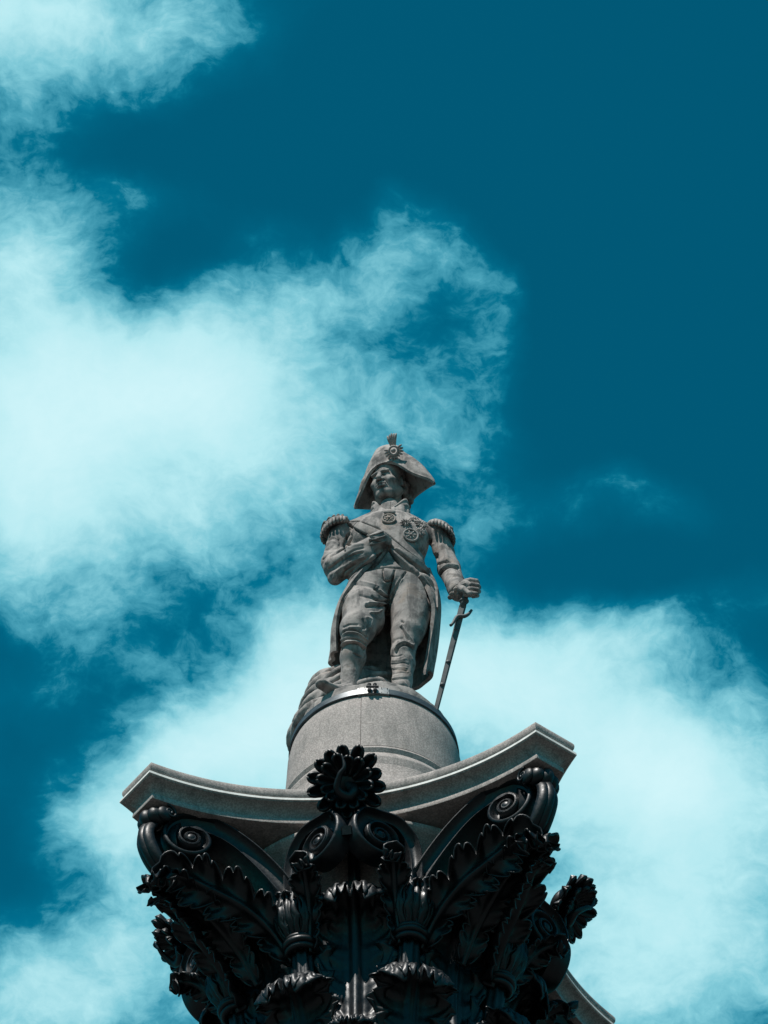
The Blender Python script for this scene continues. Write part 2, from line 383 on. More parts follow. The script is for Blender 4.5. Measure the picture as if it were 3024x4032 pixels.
lower = leaf_mesh('acanthus_leaf', [(1.56, 37.8), (1.58, 38.4), (1.60, 38.9), (1.68, 39.3), (1.80, 39.56), (1.95, 39.66), (2.07, 39.60), (2.13, 39.46), (2.12, 39.34)], .56, 5, rib=.07, droop=.12, tipw=.62, deep=.62, n=111, m=45)
for k in range(8):
    obj('acanthus_leaf', upper, cap, rz=math.radians(45*k))
for k in range(8):
    obj('acanthus_leaf', lower, cap, loc=(0, 0, -.33), rz=math.radians(22.5+45*k))
# low frond seen between the lower leaves
frond = leaf_mesh('acanthus_frond', [(1.62, 37.7), (1.66, 38.3), (1.74, 38.7), (1.9, 38.95), (2.05, 38.95), (2.12, 38.8)], .34, 4, deep=.5, tipw=.5, n=61, m=31)
for k in range(8): obj('acanthus_frond', frond, cap, loc=(0, 0, -.55), rz=math.radians(45*k))

# caulicole: fluted stalk, ringed collar, calyx of pointed sepals
def caulicole():
    g = Geo(); n = 24
    line = resample([(1.50, 38.6), (1.53, 39.3), (1.60, 39.9), (1.66, 40.26)], n)
    P = np.array([(0, -r, z) for r, z in line]); g.add(*tube(P, np.linspace(.16, .115, n), 32, lobes=8, amp=.12))
    st = mesh('stalk', np.vstack(g.v), g.f, M_BRONZE)
    g = Geo()
    for dz, R, r in ((0, .165, .045), (.07, .185, .045), (.13, .17, .035)):
        a = np.linspace(0, 2*math.pi, 33)[:-1]; C = np.array([0, -1.67-dz*.25, 40.28+dz])
        Q = np.array([C+R*np.array((math.cos(t), math.sin(t), .18*-math.sin(t)*-1)) for t in np.r_[a, a[:1]]])
        g.add(*tube(Q, r, 10, cap=False))
    g.add(*ball((0, -1.68, 40.33), (.15, .15, .10)))
    rg = mesh('ring_collar', np.vstack(g.v), g.f, M_BRONZE)
    sep = []
    for ang, ht, wd in ((0, .62, .15), (-75, .78, .17), (75, .78, .17), (150, .6, .16), (-150, .6, .16), (-38, .70, .10), (38, .70, .10)):
        m_, n_ = 15, 31; P = np.zeros((n_, m_, 3)); TH = np.zeros((n_, m_))
        for i, v in enumerate(np.linspace(0, 1, n_)):
            rad = .12+.13*math.sin(math.pi*min(v*1.1, 1))**.8+.10*max(0, v-.8)*4
            w = wd*(math.sin(math.pi*min(.12+v*.88, 1))**.55)*(1-.25*abs(math.sin(math.pi*v*3.2)))+.01
            for j, x in enumerate(np.linspace(-1, 1, m_)):
                rr = rad-.035*math.cos(x*math.pi/2)*(1-v)+.03*abs(x)**2+.018*math.cos(x*9.4)
                a = math.radians(ang)+x*w/max(rad, .1)
                P[i, j] = (rr*math.sin(a), -1.71-.16*v-rr*math.cos(a), 40.38+ht*v-.12*max(0, v-.85)*5*.6)
                TH[i, j] = .028
        V, F = sheet(P, TH); sep.append(mesh('sepal', V, F, M_BRONZE))
    return st, rg, sep
st, rg, seps = caulicole()
for k in range(8):
    a = math.radians(22.5+45*k)
    c = obj('caulicole', st, cap, loc=(0, 0, -.25), rz=a); obj('ring_collar', rg, c)
    for s in seps: obj('sepal', s, c)

# scrolls: a channel between two raised rims, traced in an upright plane (s along, t up) and given depth
def spiral(c, R0, R1, a0, turns, n):
    a = a0-2*math.pi*turns*np.linspace(0, 1, n)          # runs clockwise in (s,t)
    u = np.linspace(0, 1, n); R = R0*(R1/R0)**(u**1.0)
    return np.stack([c[0]+R*np.cos(a), c[1]+R*np.sin(a)], 1)
def scroll_mesh(name, A, B, outer, inner, back, flipside=False, lean=0.0, n=200, rimw=.042):
    """A,B: ends of the plane's base line; outer, inner: matching polylines"""
    A = np.array(A, float); B = np.array(B, float); e = B-A; e[2] = 0; e /= np.linalg.norm(e)
    nrm = np.array([e[1], -e[0], 0]);
    if nrm@(A*np.array((1, 1, 0))) < 0: nrm = -nrm
    O = resample(outer, n); I = resample(inner, n)
    cols = []
    D = I-O; L = np.linalg.norm(D, axis=1, keepdims=True); U = D/np.maximum(L, 1e-6)
    rw = np.minimum(rimw, L*.22)
    def pt(q, off): return np.stack([A[0]+e[0]*q[:, 0]+nrm[0]*off, A[1]+e[1]*q[:, 0]+nrm[1]*off, q[:, 1]], 1)
    u = np.linspace(0, 1, n)
    proud = .035+lean*u
    for q, off in ((O, -back+lean*u), (O-U*.01, -back*.5+lean*u), (O-U*.012, proud-.012), (O+U*rw*.25, proud+.012), (O+U*rw*.75, proud+.012), (O+U*rw, proud-.005),
                   (O+U*rw*1.25, proud-.05), (O+U*(rw+(L-2*rw)*.2), proud-.085), (O+D*.5, proud-.10), (I-U*(rw+(L-2*rw)*.2), proud-.085), (I-U*rw*1.25, proud-.05),
                   (I-U*rw, proud-.005), (I-U*rw*.75, proud+.012), (I-U*rw*.25, proud+.012), (I+U*.012, proud-.012), (I+U*.01, -back*.5+lean*u), (I, -back+lean*u)):
        cols.append(pt(q, off*np.ones(n)))
    P = np.stack(cols, 1); V = P.reshape(-1, 3); F = grid_faces(n, P.shape[1], 0, closed_m=True)
    me = mesh(name, V, F, M_BRONZE, angle=50)
    import bmesh
    bm = bmesh.new(); bm.from_mesh(me); bmesh.ops.recalc_face_normals(bm, faces=bm.faces); bm.to_mesh(me); bm.free()
    return me, (A, e, nrm)
def mirror(me, name):
    m2 = me.copy(); m2.name = name
    for v in m2.vertices: v.co.x = -v.co.x
    m2.flip_normals(); return m2
A = P3(22.5, 1.88, 41); B = P3(41, 2.95, 41.5)
ec = (1.262, 41.465)
sp = spiral(ec, .41, .075, math.pi*.5, 2.35, 120)
outer = [(-.12, 40.75), (-.01, 40.98), (.21, 41.27), (.46, 41.53), (.72, 41.73), (.95, 41.845), (1.10, 41.87)]+[tuple(p) for p in sp[2::3]]
sp2 = spiral(ec, .41*(.075/.41)**(1/2.35), .05, math.pi*.5, 1.9, 120)
inner = [(.06, 40.60), (.20, 40.79), (.41, 41.07), (.66, 41.34), (.85, 41.49), (1.05, 41.58), (1.16, 41.62)]+[tuple(p) for p in sp2[2::3]]
def match(o, i, no, ni):   # keep both polylines in step: stems to stems, spirals to spirals
    return o, i
volR, fr = scroll_mesh('corner_volute', A, B, outer, inner, .30)
volL = mirror(volR, 'corner_volute')
Ah = P3(22.5, 1.96, 41); Bh = P3(0, 2.42, 41); hc = (.50, 41.27)
sph = spiral(hc, .44, .085, math.pi*.5, 2.35, 120)
outer = [(-.06, 40.62), (-.08, 40.95), (-.07, 41.25), (-.01, 41.48), (.11, 41.63), (.29, 41.72)]+[tuple(p) for p in sph[4::3]]
sph2 = spiral(hc, .44*(.085/.44)**(1/2.35), .055, math.pi*.5, 1.9, 120)
inner = [(.10, 40.66), (.09, 40.98), (.11, 41.18), (.17, 41.34), (.25, 41.45), (.36, 41.50)]+[tuple(p) for p in sph2[4::3]]
helR, fh = scroll_mesh('helix_scroll', Ah, Bh, outer, inner, .22)
helL = mirror(helR, 'helix_scroll')
def eye_mesh(fr, c, r):
    A_, e, nr = fr; C = A_+e*c[0]; C[2] = c[1]; C = C+nr*.02
    V, F = ball((0, 0, 0), (r, r*.6, r)); R = np.stack([e, nr, np.array((0, 0, 1.))], 1)
    return mesh('scroll_eye', V@R.T+C, F, M_BRONZE)
ev = eye_mesh(fr, ec, .06); evL = mirror(ev, 'scroll_eye'); eh = eye_mesh(fh, hc, .06); ehL = mirror(eh, 'scroll_eye')
for k in range(4):
    a = math.radians(90*k)
    for me_, ey in ((volR, ev), (volL, evL), (helR, eh), (helL, ehL)):
        o = obj(me_.name.split('.')[0], me_, cap, rz=a); obj('scroll_eye', ey, o)

# leaf that clothes the underside of each corner scroll, and the small one under each helix
def frond_mesh(name, C, side, nrm, W0, lobes, th=.03, deep=.68, n=91, m=37, sweep=.62, curl=.08, tipw=.4, tipcurl=.2):
    C = resample(C, n); T = norm(np.gradient(C, axis=0)); nrm = np.asarray(nrm, float)
    Nn = norm(nrm-T*(T@nrm)[:, None]); S = np.cross(T, Nn)
    d = np.linspace(0, 1, n); P = np.zeros((n, m, 3)); TH = np.zeros((n, m))
    seg = np.linalg.norm(np.diff(C, axis=0), axis=1).sum()
    for j, x in enumerate(np.linspace(-1, 1, m)):
        ax = abs(x)
        env = .45+.55*np.sin(np.pi*np.clip(d/.6, 0, 1)*.5); env = np.where(d > .5, env*np.sqrt(np.clip(1-((d-.5)/.5)**2*(1-tipw**2), 0, 1)), env)
        lob = np.abs(np.sin(np.pi*((d*lobes) % 1)))**.5; fing = np.abs(np.sin(np.pi*((d*lobes*3) % 1)))**.5
        w = W0*env*((1-deep*ax**3)+deep*ax**3*lob*(.62+.38*fing))
        h = .05*np.exp(-(x/.1)**2)+.03*np.cos(2*np.pi*(d*lobes-.5))*math.sin(math.pi*ax)+curl*ax**3*(.3+.7*lob)-curl*.4*math.sin(math.pi*ax)+.01*np.cos(2*np.pi*d*lobes*3)*ax
        P[:, j] = C+S*(x*w)[:, None]+Nn*h[:, None]+T*(sweep*ax**1.6*w)[:, None]
        TH[:, j] = th*(1-.4*ax)
    V, F = sheet(P, TH); return mesh(name, V, F, M_BRONZE)
vl = frond_mesh('scroll_leaf', [P3(27, 1.66, 39.95), P3(30, 1.84, 40.25), P3(33, 2.08, 40.48), P3(36, 2.36, 40.62), P3(39, 2.64, 40.72), P3(41, 2.88, 40.80), P3(42.5, 3.06, 40.80), P3(43, 3.14, 40.68)], None, np.array(P3(20, 1, -.35)), .38, 5, curl=.12)
vlL = mirror(vl, 'scroll_leaf')
hl = frond_mesh('helix_leaf', [P3(18, 1.68, 39.95), P3(16.5, 1.80, 40.28), P3(15, 1.96, 40.56), P3(14, 2.14, 40.74), P3(13, 2.30, 40.80), P3(12.5, 2.40, 40.70)], None, np.array(P3(14, 1, -.5)), .21, 4, deep=.6, n=61, m=29)
hlL = mirror(hl, 'helix_leaf')
for k in range(4):
    a = math.radians(90*k)
    for me_ in (vl, vlL): obj('scroll_leaf', me_, cap, rz=a)
    for me_ in (hl, hlL): obj('helix_leaf', me_, cap, rz=a)
cl_ = frond_mesh('corner_leaf', [P3(45, 1.7, 39.9), P3(45, 2.0, 40.3), P3(45, 2.4, 40.6), P3(45, 2.8, 40.76), P3(45, 3.12, 40.82), P3(45, 3.28, 40.72), P3(45, 3.30, 40.6)], None, np.array(P3(45, 1, -1.2)), .34, 5, curl=.05)
for k in range(4): obj('corner_leaf', cl_, cap, rz=math.radians(90*k))
# corner: rolled leaf tucked under the slab, strap over the meeting of two scrolls
g = Geo()
prof = resample([(2.85, 40.80), (3.10, 40.90), (3.28, 41.05), (3.40, 41.27), (3.40, 41.45), (3.33, 41.58)], 24)
P = np.zeros((24, 17, 3))
for i, (r, z) in enumerate(prof):
    w = .065+.045*math.sin(math.pi*i/23)**.7
    for j, x in enumerate(np.linspace(-1, 1, 17)): P[i, j] = (x*w, -(r+.03-.07*x*x+.02*math.cos(x*9)), z)
g.add(*sheet(P, .09)); corner = mesh('corner_strap', np.vstack(g.v), g.f, M_BRONZE)
g = Geo()
for x0, r0 in ((-.10, .13), (0, .15), (.10, .13)):
    g.add(*ball((x0, -3.34+abs(x0)*.25, 41.70), (.10, r0, r0*.93), 14, 18))
for sx in (-1, 1):
    g.add(*ball((sx*.19, -3.26, 41.70), (.06, .11, .11), 12, 16))
croll = mesh('corner_roll', np.vstack(g.v), g.f, M_BRONZE)
curls = []
for sx in (-1, 1):
    g = Geo(); a_ = np.linspace(0, 3.6*math.pi, 50); rr = .11*np.exp(-a_*.17)
    Q = np.array([(sx*(.235), -3.22-r_*math.cos(t+1.2), 41.72+r_*math.sin(t+1.2)) for t, r_ in zip(a_, rr)])
    g.add(*tube(Q, .017, 8)); curls.append(mesh('curl', np.vstack(g.v), g.f, M_BRONZE))
for k in range(4):
    a = math.radians(45+90*k)
    obj('corner_strap', corner, cap, rz=a); c = obj('corner_roll', croll, cap, rz=a)
    for q_ in curls: obj('curl', q_, c)
# fleuron: cup of rounded petals in two ranks about an S-shaped pistil, tipped down and outward
TILT = math.radians(38)
def petal_mesh(name, L, w, bend, r0):
    n, m = 15, 9; P = np.zeros((n, m, 3))
    for i, v in enumerate(np.linspace(0, 1, n)):
        ww = w*(.30+.70*math.sin(math.pi*min(1, .10+v*.62)))*(math.sqrt(max(0, 1-(max(0, v-.72)/.28)**2.2))*.92+.08)
        for j, x in enumerate(np.linspace(-1, 1, m)):
            P[i, j] = (x*ww, r0+L*v, bend*v*v*L-.08*max(0, v-.75)*2+.045*x*x-.028*math.exp(-(x/.25)**2))   # petal runs along +y, cup opens to +z
    V, F = sheet(P, .035); return V, F
def fleuron():
    parts = []
    R = rotx(math.pi/2-0.0)            # disc axis +z -> -y (outward at azimuth 0)
    Rt = rotx(TILT)                    # then tip downward
    C = np.array((0, -2.37, 41.97))
    def place(V, ang): return (V*.92@rotz(ang).T)@R.T@Rt.T+C
    V, F = petal_mesh('petal', .37, .078, .42, .14)
    for k in range(14): parts.append(mesh('petal', place(V*np.array((1, .93+.14*random.random(), .8+.5*random.random()))+np.array((0, 0, -.02)), 2*math.pi*k/14+random.uniform(-.05, .05)), F, M_BRONZE))
    V, F = petal_mesh('petal', .24, .07, .75, .11)
    for k in range(12): parts.append(mesh('petal', place(V*np.array((1, .9+.2*random.random(), .8+.4*random.random()))+np.array((0, 0, .05)), 2*math.pi*(k+.5)/12+random.uniform(-.07, .07)), F, M_BRONZE))
    g = Geo()
    g.add(*[place(ball((0, 0, -.06), (.24, .24, .14), 12, 24)[0], 0), ball((0, 0, 0), 1, 12, 24)[1]])
    heart = mesh('flower_heart', np.vstack(g.v), g.f, M_BRONZE)
    Q = resample([(.02, -.02, .0), (.10, -.12, .10), (.02, -.20, .18), (-.10, -.10, .24), (-.05, .08, .27), (.02, .18, .27), (-.01, .36, .22)], 40)
    V, F = tube(Q, np.interp(np.linspace(0, 1, 40), [0, .2, .5, .8, 1], [.085, .08, .05, .03, .008]), 12)
    pist = mesh('pistil', place(V, 0), F, M_BRONZE)
    Q = resample([(0, -1.6, 40.7), (0, -1.72, 41.0), (0, -1.82, 41.4), (0, -1.95, 41.7), (0, -2.2, 41.92)], 24)
    V, F = tube(Q, np.linspace(.07, .06, 24), 16, lobes=5, amp=.15)
    stem = mesh('flower_stem', V, F, M_BRONZE)
    g = Geo(); g.add(*box((0, -2.30, 41.22), (.11, .10, .11), rotx(.5))); clip = mesh('scroll_clip', np.vstack(g.v), g.f, M_BRONZE, smooth=False)
    return parts, heart, pist, stem, clip
petals, heart, pist, stem, clip = fleuron()
for k in range(4):
    a = math.radians(90*k)
    f = obj('fleuron', heart, cap, rz=a)
    for p_ in petals: obj('petal', p_, f)
    obj('pistil', pist, f); obj('flower_stem', stem, f); obj('scroll_clip', clip, cap, rz=a)

# ------------------------------------------------------------------ abacus: concave-sided granite slab with cut corners
ab = empty('abacus_slab', (0, 0, 0), -PHI)
tag(ab, 'grey granite slab with hollowed sides and cut corners on top of the black capital', 'stone slab')
RHO, CH, DMID = 3.577, .593, 2.0
def side_pts(inset, n=48):
    # one side (facing -y) from left corner end to right corner end
    k = math.sqrt(.5); xe = RHO*k-CH/2*k; ye = RHO*k+CH/2*k
    xs = np.linspace(-1, 1, n); sag = ye-DMID; xe_, = (xe,)
    R = (xe*xe+sag*sag)/(2*sag); al = math.asin(xe/R)
    t = np.linspace(-al, al, n); x = R*np.sin(t); y = -(DMID+R-R*np.cos(t))
    nx = -np.sin(t)*-1*0; # inward normal of a hollow side points to +y mostly
    n2 = np.stack([np.sin(t), -np.cos(t)], 1)     # outward-of-circle centre direction reversed below
    c = np.array((0, -(DMID+R)))
    q = np.stack([x, y], 1); inward = norm(q-c)
    q = q+inward*inset
    # meet the cut corner, itself set in by the same amount
    rc = RHO-inset
    lim = lambda p: (abs(p[0])*k-p[1]*k) <= rc+1e-9
    # clip at the chamfer line |x|k - y k = rc
    f = np.abs(q[:, 0])*k-q[:, 1]*k-rc
    keep = f <= 0
    idx = np.where(keep)[0]; a, b = idx[0], idx[-1]
    def cross(i, j):
        if j < 0 or j >= n: return q[i]+(q[i]-q[i-np.sign(j-i)])*0 if False else extend(i, j)
        tt = f[i]/(f[i]-f[j]); return q[i]+(q[j]-q[i])*tt
    def extend(i, j):
        d = q[i]-q[i+(1 if j < i else -1)]; d2 = abs(d[0])*k*np.sign(d[0]*q[i][0])-d[1]*k
        return q[i]+d*(-f[i]/d2)
    L = cross(a, a-1); Rr = cross(b, b+1)
    qs = resample(np.vstack([L, q[a+1:b], Rr]), 40)
    return qs
PROF = [(.10,.004),(.05,-.006),(.02,-.03),(.003,-.065),(0,-.10),(.006,-.14),(.022,-.172),(.05,-.192),(.06,-.200),(.055,-.205),(.018,-.206),(.010,-.212),(-.004,-.262),(0,-.27),(.06,-.285),(.12,-.325),(.15,-.375),(.155,-.41),(.148,-.420),(.122,-.436),(.115,-.45),(.108,-.52),(.112,-.53),(.30,-.532),(1.2,-.533)]
RINGS = []
for ins, z in PROF:
    q = side_pts(min(ins, .75)); ring = []
    for k in range(4):
        c_, s_ = math.cos(math.pi/2*k), math.sin(math.pi/2*k)
        ring += [(x*c_-y*s_, x*s_+y*c_) for x, y in q]
    RINGS.append(np.array([(x, y, ZA+z) for x, y in ring]))
m = len(RINGS[0])
V = np.vstack(RINGS+[np.array([[0, 0, ZA+.004], [0, 0, ZA-.488]])]); F = grid_faces(len(RINGS), m, 0, closed_m=True, flip=True)
F += [(len(V)-2, j, (j+1) % m) for j in range(m)]+[(len(V)-1, (len(RINGS)-1)*m+(j+1) % m, (len(RINGS)-1)*m+j) for j in range(m)]
me = mesh('moulded_slab', V, F, M_ABACUS, angle=32); obj('moulded_slab', me, ab)
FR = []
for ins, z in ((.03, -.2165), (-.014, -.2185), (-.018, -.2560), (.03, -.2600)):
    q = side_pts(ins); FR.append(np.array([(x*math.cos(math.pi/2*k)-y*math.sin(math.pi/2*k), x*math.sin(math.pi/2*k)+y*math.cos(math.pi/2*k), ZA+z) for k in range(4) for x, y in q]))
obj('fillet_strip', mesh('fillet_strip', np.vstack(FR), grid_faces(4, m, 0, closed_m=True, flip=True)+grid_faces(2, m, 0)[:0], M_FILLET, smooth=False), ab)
# ------------------------------------------------------------------ pedestal drum
ped = empty('statue_pedestal', (0, 0, ZA-.09), 0)
tag(ped, 'round pinkish granite drum with a steel band between the statue and the slab', 'pedestal')
dprof = [(1.36, .0), (1.36, .20), (1.34, .24), (1.30, .26), (1.29, .50), (1.31, .58), (1.345, .66), (1.35, .74), (1.32, .82), (1.27, .86), (1.22, .90)]
dprof = [(1.52, .0), (1.52, .45), (1.47, .50), (1.44, .62), (1.43, .80), (1.40, .84), (1.37, .86), (1.37, 1.02), (1.34, 1.06), (1.30, 1.08), (1.27, 1.12), (1.235, 1.20), (1.22, 1.34)]
dprof = [(1.60, .0), (1.60, .35), (1.50, .40), (1.42, .55), (1.38, .80), (1.32, 1.0), (1.30, 1.22), (1.285, 1.24), (1.205, 1.27), (1.242, 1.425), (1.24, 1.44), (1.225, 1.47), (1.168, 1.575), (1.164, 1.585), (1.192, 1.645), (1.190, 1.658), (1.15, 1.72)]
top = [(1.148, 1.73), (1.14, 1.9), (1.122, 2.25), (1.11, 2.55), (1.08, 2.72), (1.055, 2.80), (1.0, 2.805)]
V, F = lathe(dprof, 160); me = mesh('base_moulding', V, F, M_GRANITE, angle=30); obj('base_moulding', me, ped)
for k, (a0, a1) in enumerate(((-8.5, 111.5), (111.5, 231.5), (231.5, 351.5))):
    gp = math.radians(.18)
    a0, a1 = math.radians(a0)+gp, math.radians(a1)-gp
    V, F = lathe([(r-.004*k, z) for r, z in top], 60, a0, a1); g = Geo(); g.add(V, F)
    for a in (a0, a1):
        ring = [(r*math.sin(a), -r*math.cos(a), z) for r, z in [(.6, 1.73)]+[(r-.004*k, z) for r, z in top]+[(.6, 2.805)]]
        g.add(ring, [tuple(range(len(ring))) if a == a0 else tuple(reversed(range(len(ring))))])
    g.make('granite_block', M_GRANITE, ped, angle=30)
V, F = lathe([(1.10, 1.71), (1.10, 1.73), (1.09, 2.25), (1.02, 2.79)], 80); obj('joint_mortar', mesh('joint_mortar', V, F, M_ABACUS), ped)
# steel band with its riveted plate and screw clasp
V, F = lathe([(1.02, 2.775), (1.088, 2.775), (1.092, 2.78), (1.078, 2.888), (1.074, 2.893), (1.0, 2.893)], 160); band = obj('steel_band', mesh('steel_band', V, F, M_BAND, angle=30), ped)
a0, a1 = math.radians(-11), math.radians(10)
V, F = lathe([(1.05, 2.768), (1.103, 2.768), (1.088, 2.899), (1.04, 2.899)], 20, a0, a1); g = Geo(); g.add(V, F)
for a in (a0, a1):
    g.add([(r*math.sin(a), -r*math.cos(a), z) for r, z in ((1.05, 2.768), (1.103, 2.768), (1.088, 2.899), (1.04, 2.899))], [(0, 1, 2, 3) if a == a0 else (3, 2, 1, 0)])
o = obj('splice_plate', mesh('splice_plate', np.vstack(g.v), g.f, M_PLATE, smooth=False), band)
for a in (-9.8, -6, 5, 8.8):
    for z in (2.79, 2.875):
        a_ = math.radians(a); V, F = ball((1.10*math.sin(a_), -1.10*math.cos(a_), z), .007, 6, 8); obj('rivet', mesh('rivet', V, F, M_CLASP), band)
g = Geo()
for a in (-3.0, .6):
    a_ = math.radians(a); c = np.array((1.13*math.sin(a_), -1.13*math.cos(a_), 2.835))
    g.add(*box(c, (.032, .05, .11))); g.add(*tube([c+(0, -.01, -.06), c+(0, -.01, .06)], .020, 8)); g.add(*ball(c+(0, -.01, .055), .026, 8, 10)); g.add(*ball(c+(0, -.01, -.055), .026, 8, 10))
g.add(*tube([np.array((-.10, -1.15, 2.835)), np.array((.06, -1.15, 2.835))], .016, 8))
obj('screw_clasp', mesh('screw_clasp', np.vstack(g.v), g.f, M_CLASP, smooth=False), band)

# ------------------------------------------------------------------ statue: sculpted as distance fields, skinned once
class Clay:
    def __init__(s, lo, hi, h):
        s.o = np.array(lo, float); s.h = h; s.n = np.ceil((np.array(hi)-s.o)/h).astype(int)+1
        s.ax = [(s.o[k]+h*np.arange(s.n[k])).astype(np.float32) for k in range(3)]
        s.F = np.full(s.n, .5, np.float32)
    def win(s, lo, hi, k):
        sl = []
        for i in range(3):
            a = int(max(0, math.floor((lo[i]-k-s.o[i])/s.h))); b = int(min(s.n[i], math.ceil((hi[i]+k-s.o[i])/s.h)+1))
            if b <= a: return None
            sl.append(slice(a, b))
        X = s.ax[0][sl[0]][:, None, None]; Y = s.ax[1][sl[1]][None, :, None]; Z = s.ax[2][sl[2]][None, None, :]
        return tuple(sl), X, Y, Z
    def put(s, sl, d, k, cut=False):
        a = s.F[sl]; d = d.astype(np.float32)
        if cut:
            h = np.clip(.5-.5*(a+d)/k, 0, 1); s.F[sl] = a*(1-h)-d*h+k*h*(1-h)
        else:
            h = np.clip(.5+.5*(d-a)/k, 0, 1); s.F[sl] = d*(1-h)+a*h-k*h*(1-h)
    def cap(s, p, q, r1, r2=None, k=.05, cut=False, sq=None):
        p = np.array(p, float); q = np.array(q, float); r2 = r1 if r2 is None else r2; R = max(r1, r2)*(1.6 if sq is not None else 1)
        w = s.win(np.minimum(p, q)-R, np.maximum(p, q)+R, k+2*s.h)
        if w is None: return s
        sl, X, Y, Z = w; ab = q-p; L = ab@ab+1e-9
        t = np.clip(((X-p[0])*ab[0]+(Y-p[1])*ab[1]+(Z-p[2])*ab[2])/L, 0, 1)
        dx, dy, dz = X-p[0]-t*ab[0], Y-p[1]-t*ab[1], Z-p[2]-t*ab[2]
        if sq is not None: dx, dy, dz = dx*sq[0], dy*sq[1], dz*sq[2]
        s.put(sl, np.sqrt(dx*dx+dy*dy+dz*dz)-(r1+(r2-r1)*t), k, cut); return s
    def ell(s, c, r, k=.05, R=None, cut=False):
        c = np.array(c, float); r = np.array(r, float); m = r.max()
        w = s.win(c-m, c+m, k+2*s.h)
        if w is None: return s
        sl, X, Y, Z = w; X, Y, Z = X-c[0], Y-c[1], Z-c[2]
        if R is not None:
            R = np.array(R); X, Y, Z = (R[0, 0]*X+R[1, 0]*Y+R[2, 0]*Z, R[0, 1]*X+R[1, 1]*Y+R[2, 1]*Z, R[0, 2]*X+R[1, 2]*Y+R[2, 2]*Z)
        k0 = np.sqrt((X/r[0])**2+(Y/r[1])**2+(Z/r[2])**2); k1 = np.sqrt((X/r[0]**2)**2+(Y/r[1]**2)**2+(Z/r[2]**2)**2)
        s.put(sl, k0*(k0-1)/np.maximum(k1, 1e-6), k, cut); return s
    def skin(s):
        F = s.F; S = F < 0; nx, ny, nz = F.shape
        cs = np.zeros((nx-1, ny-1, nz-1), np.int8)
        for i in (0, 1):
            for j in (0, 1):
                for k in (0, 1): cs += S[i:nx-1+i, j:ny-1+j, k:nz-1+k]
        act = (cs > 0) & (cs < 8); I, J, K = np.nonzero(act); N = len(I)
        idx = np.full(act.shape, -1, np.int32); idx[I, J, K] = np.arange(N)
        pos = np.zeros((N, 3)); cnt = np.zeros(N)
        C = [(i, j, k) for i in (0, 1) for j in (0, 1) for k in (0, 1)]
        for a in C:
            for ax in range(3):
                if a[ax]: continue
                b = list(a); b[ax] = 1
                fa = F[I+a[0], J+a[1], K+a[2]]; fb = F[I+b[0], J+b[1], K+b[2]]; x = (fa < 0) != (fb < 0)
                t = np.where(x, fa/np.where(x, fa-fb, 1), 0)
                p = np.tile(np.array(a, float), (N, 1)); p[:, ax] += t
                pos += p*x[:, None]; cnt += x
        V = (pos/cnt[:, None]+np.stack([I, J, K], 1))*s.h+s.o
        Q = []
        for ax in range(3):
            sl0 = [slice(None)]*3; sl1 = [slice(None)]*3; sl0[ax] = slice(0, -1); sl1[ax] = slice(1, None)
            a, b = S[tuple(sl0)], S[tuple(sl1)]; x = a != b
            o1, o2 = [k for k in range(3) if k != ax]
            P = np.stack(np.nonzero(x), 1); P = P[(P[:, o1] > 0) & (P[:, o2] > 0) & (P[:, o1] < F.shape[o1]-1) & (P[:, o2] < F.shape[o2]-1)]
            inside = a[P[:, 0], P[:, 1], P[:, 2]]
            def cell(d1, d2):
                q = P.copy(); q[:, o1] -= d1; q[:, o2] -= d2; return idx[q[:, 0], q[:, 1], q[:, 2]]
            q = np.stack([cell(1, 1), cell(0, 1), cell(0, 0), cell(1, 0)], 1)
            flip = inside if ax != 1 else ~inside
            q = np.where(flip[:, None], q, q[:, ::-1]); Q.append(q)
        return V, np.vstack(Q)
def vnormals(V, F):
    n = np.cross(V[F[:, 2]]-V[F[:, 0]], V[F[:, 3]]-V[F[:, 1]]); N = np.zeros_like(V)
    for k in range(4):
        for c in range(3): N[:, c] += np.bincount(F[:, k], n[:, c], len(V))
    return norm(N)
def smooth(V, F, it=1, lam=.5):
    E = np.vstack([F[:, [0, 1]], F[:, [1, 2]], F[:, [2, 3]], F[:, [3, 0]]]); E = np.vstack([E, E[:, ::-1]]); deg = np.bincount(E[:, 0], minlength=len(V))
    for _ in range(it):
        A = np.stack([np.bincount(E[:, 0], V[E[:, 1], c], len(V)) for c in range(3)], 1)/np.maximum(deg, 1)[:, None]; V = V+(A-V)*lam
    return V
def polydist(x, y, pts):
    P = np.array(pts, float); best = np.full(len(x), 1e9)
    for (ax, ay), (bx, by) in zip(P[:-1], P[1:]):
        ux, uy = bx-ax, by-ay; t = np.clip(((x-ax)*ux+(y-ay)*uy)/(ux*ux+uy*uy+1e-9), 0, 1)
        best = np.minimum(best, np.hypot(x-ax-t*ux, y-ay-t*uy))
    return best
def inpoly(x, y, pts):
    P = np.array(pts, float); c = np.zeros(len(x), bool); j = len(P)-1
    for i in range(len(P)):
        xi, yi, xj, yj = *P[i], *P[j]
        if yi != yj: c ^= ((yi > y) != (yj > y)) & (x < (xj-xi)*(y-yi)/(yj-yi)+xi)
        j = i
    return c
SH = {1: (1350, 1680, 4.1475), 2: (1200, 1950, 2.212), 3: (1150, 2200, 2.0737)}      # survey sheets: corner and scale
def sheet_pts(s, pts): ox, oy, k = SH[s]; return [(ox+x/k, oy+y/k) for x, y in pts]
def smoothline(pts): return resample(np.array(pts, float), max(8, 5*len(pts))) if len(pts) > 2 else pts
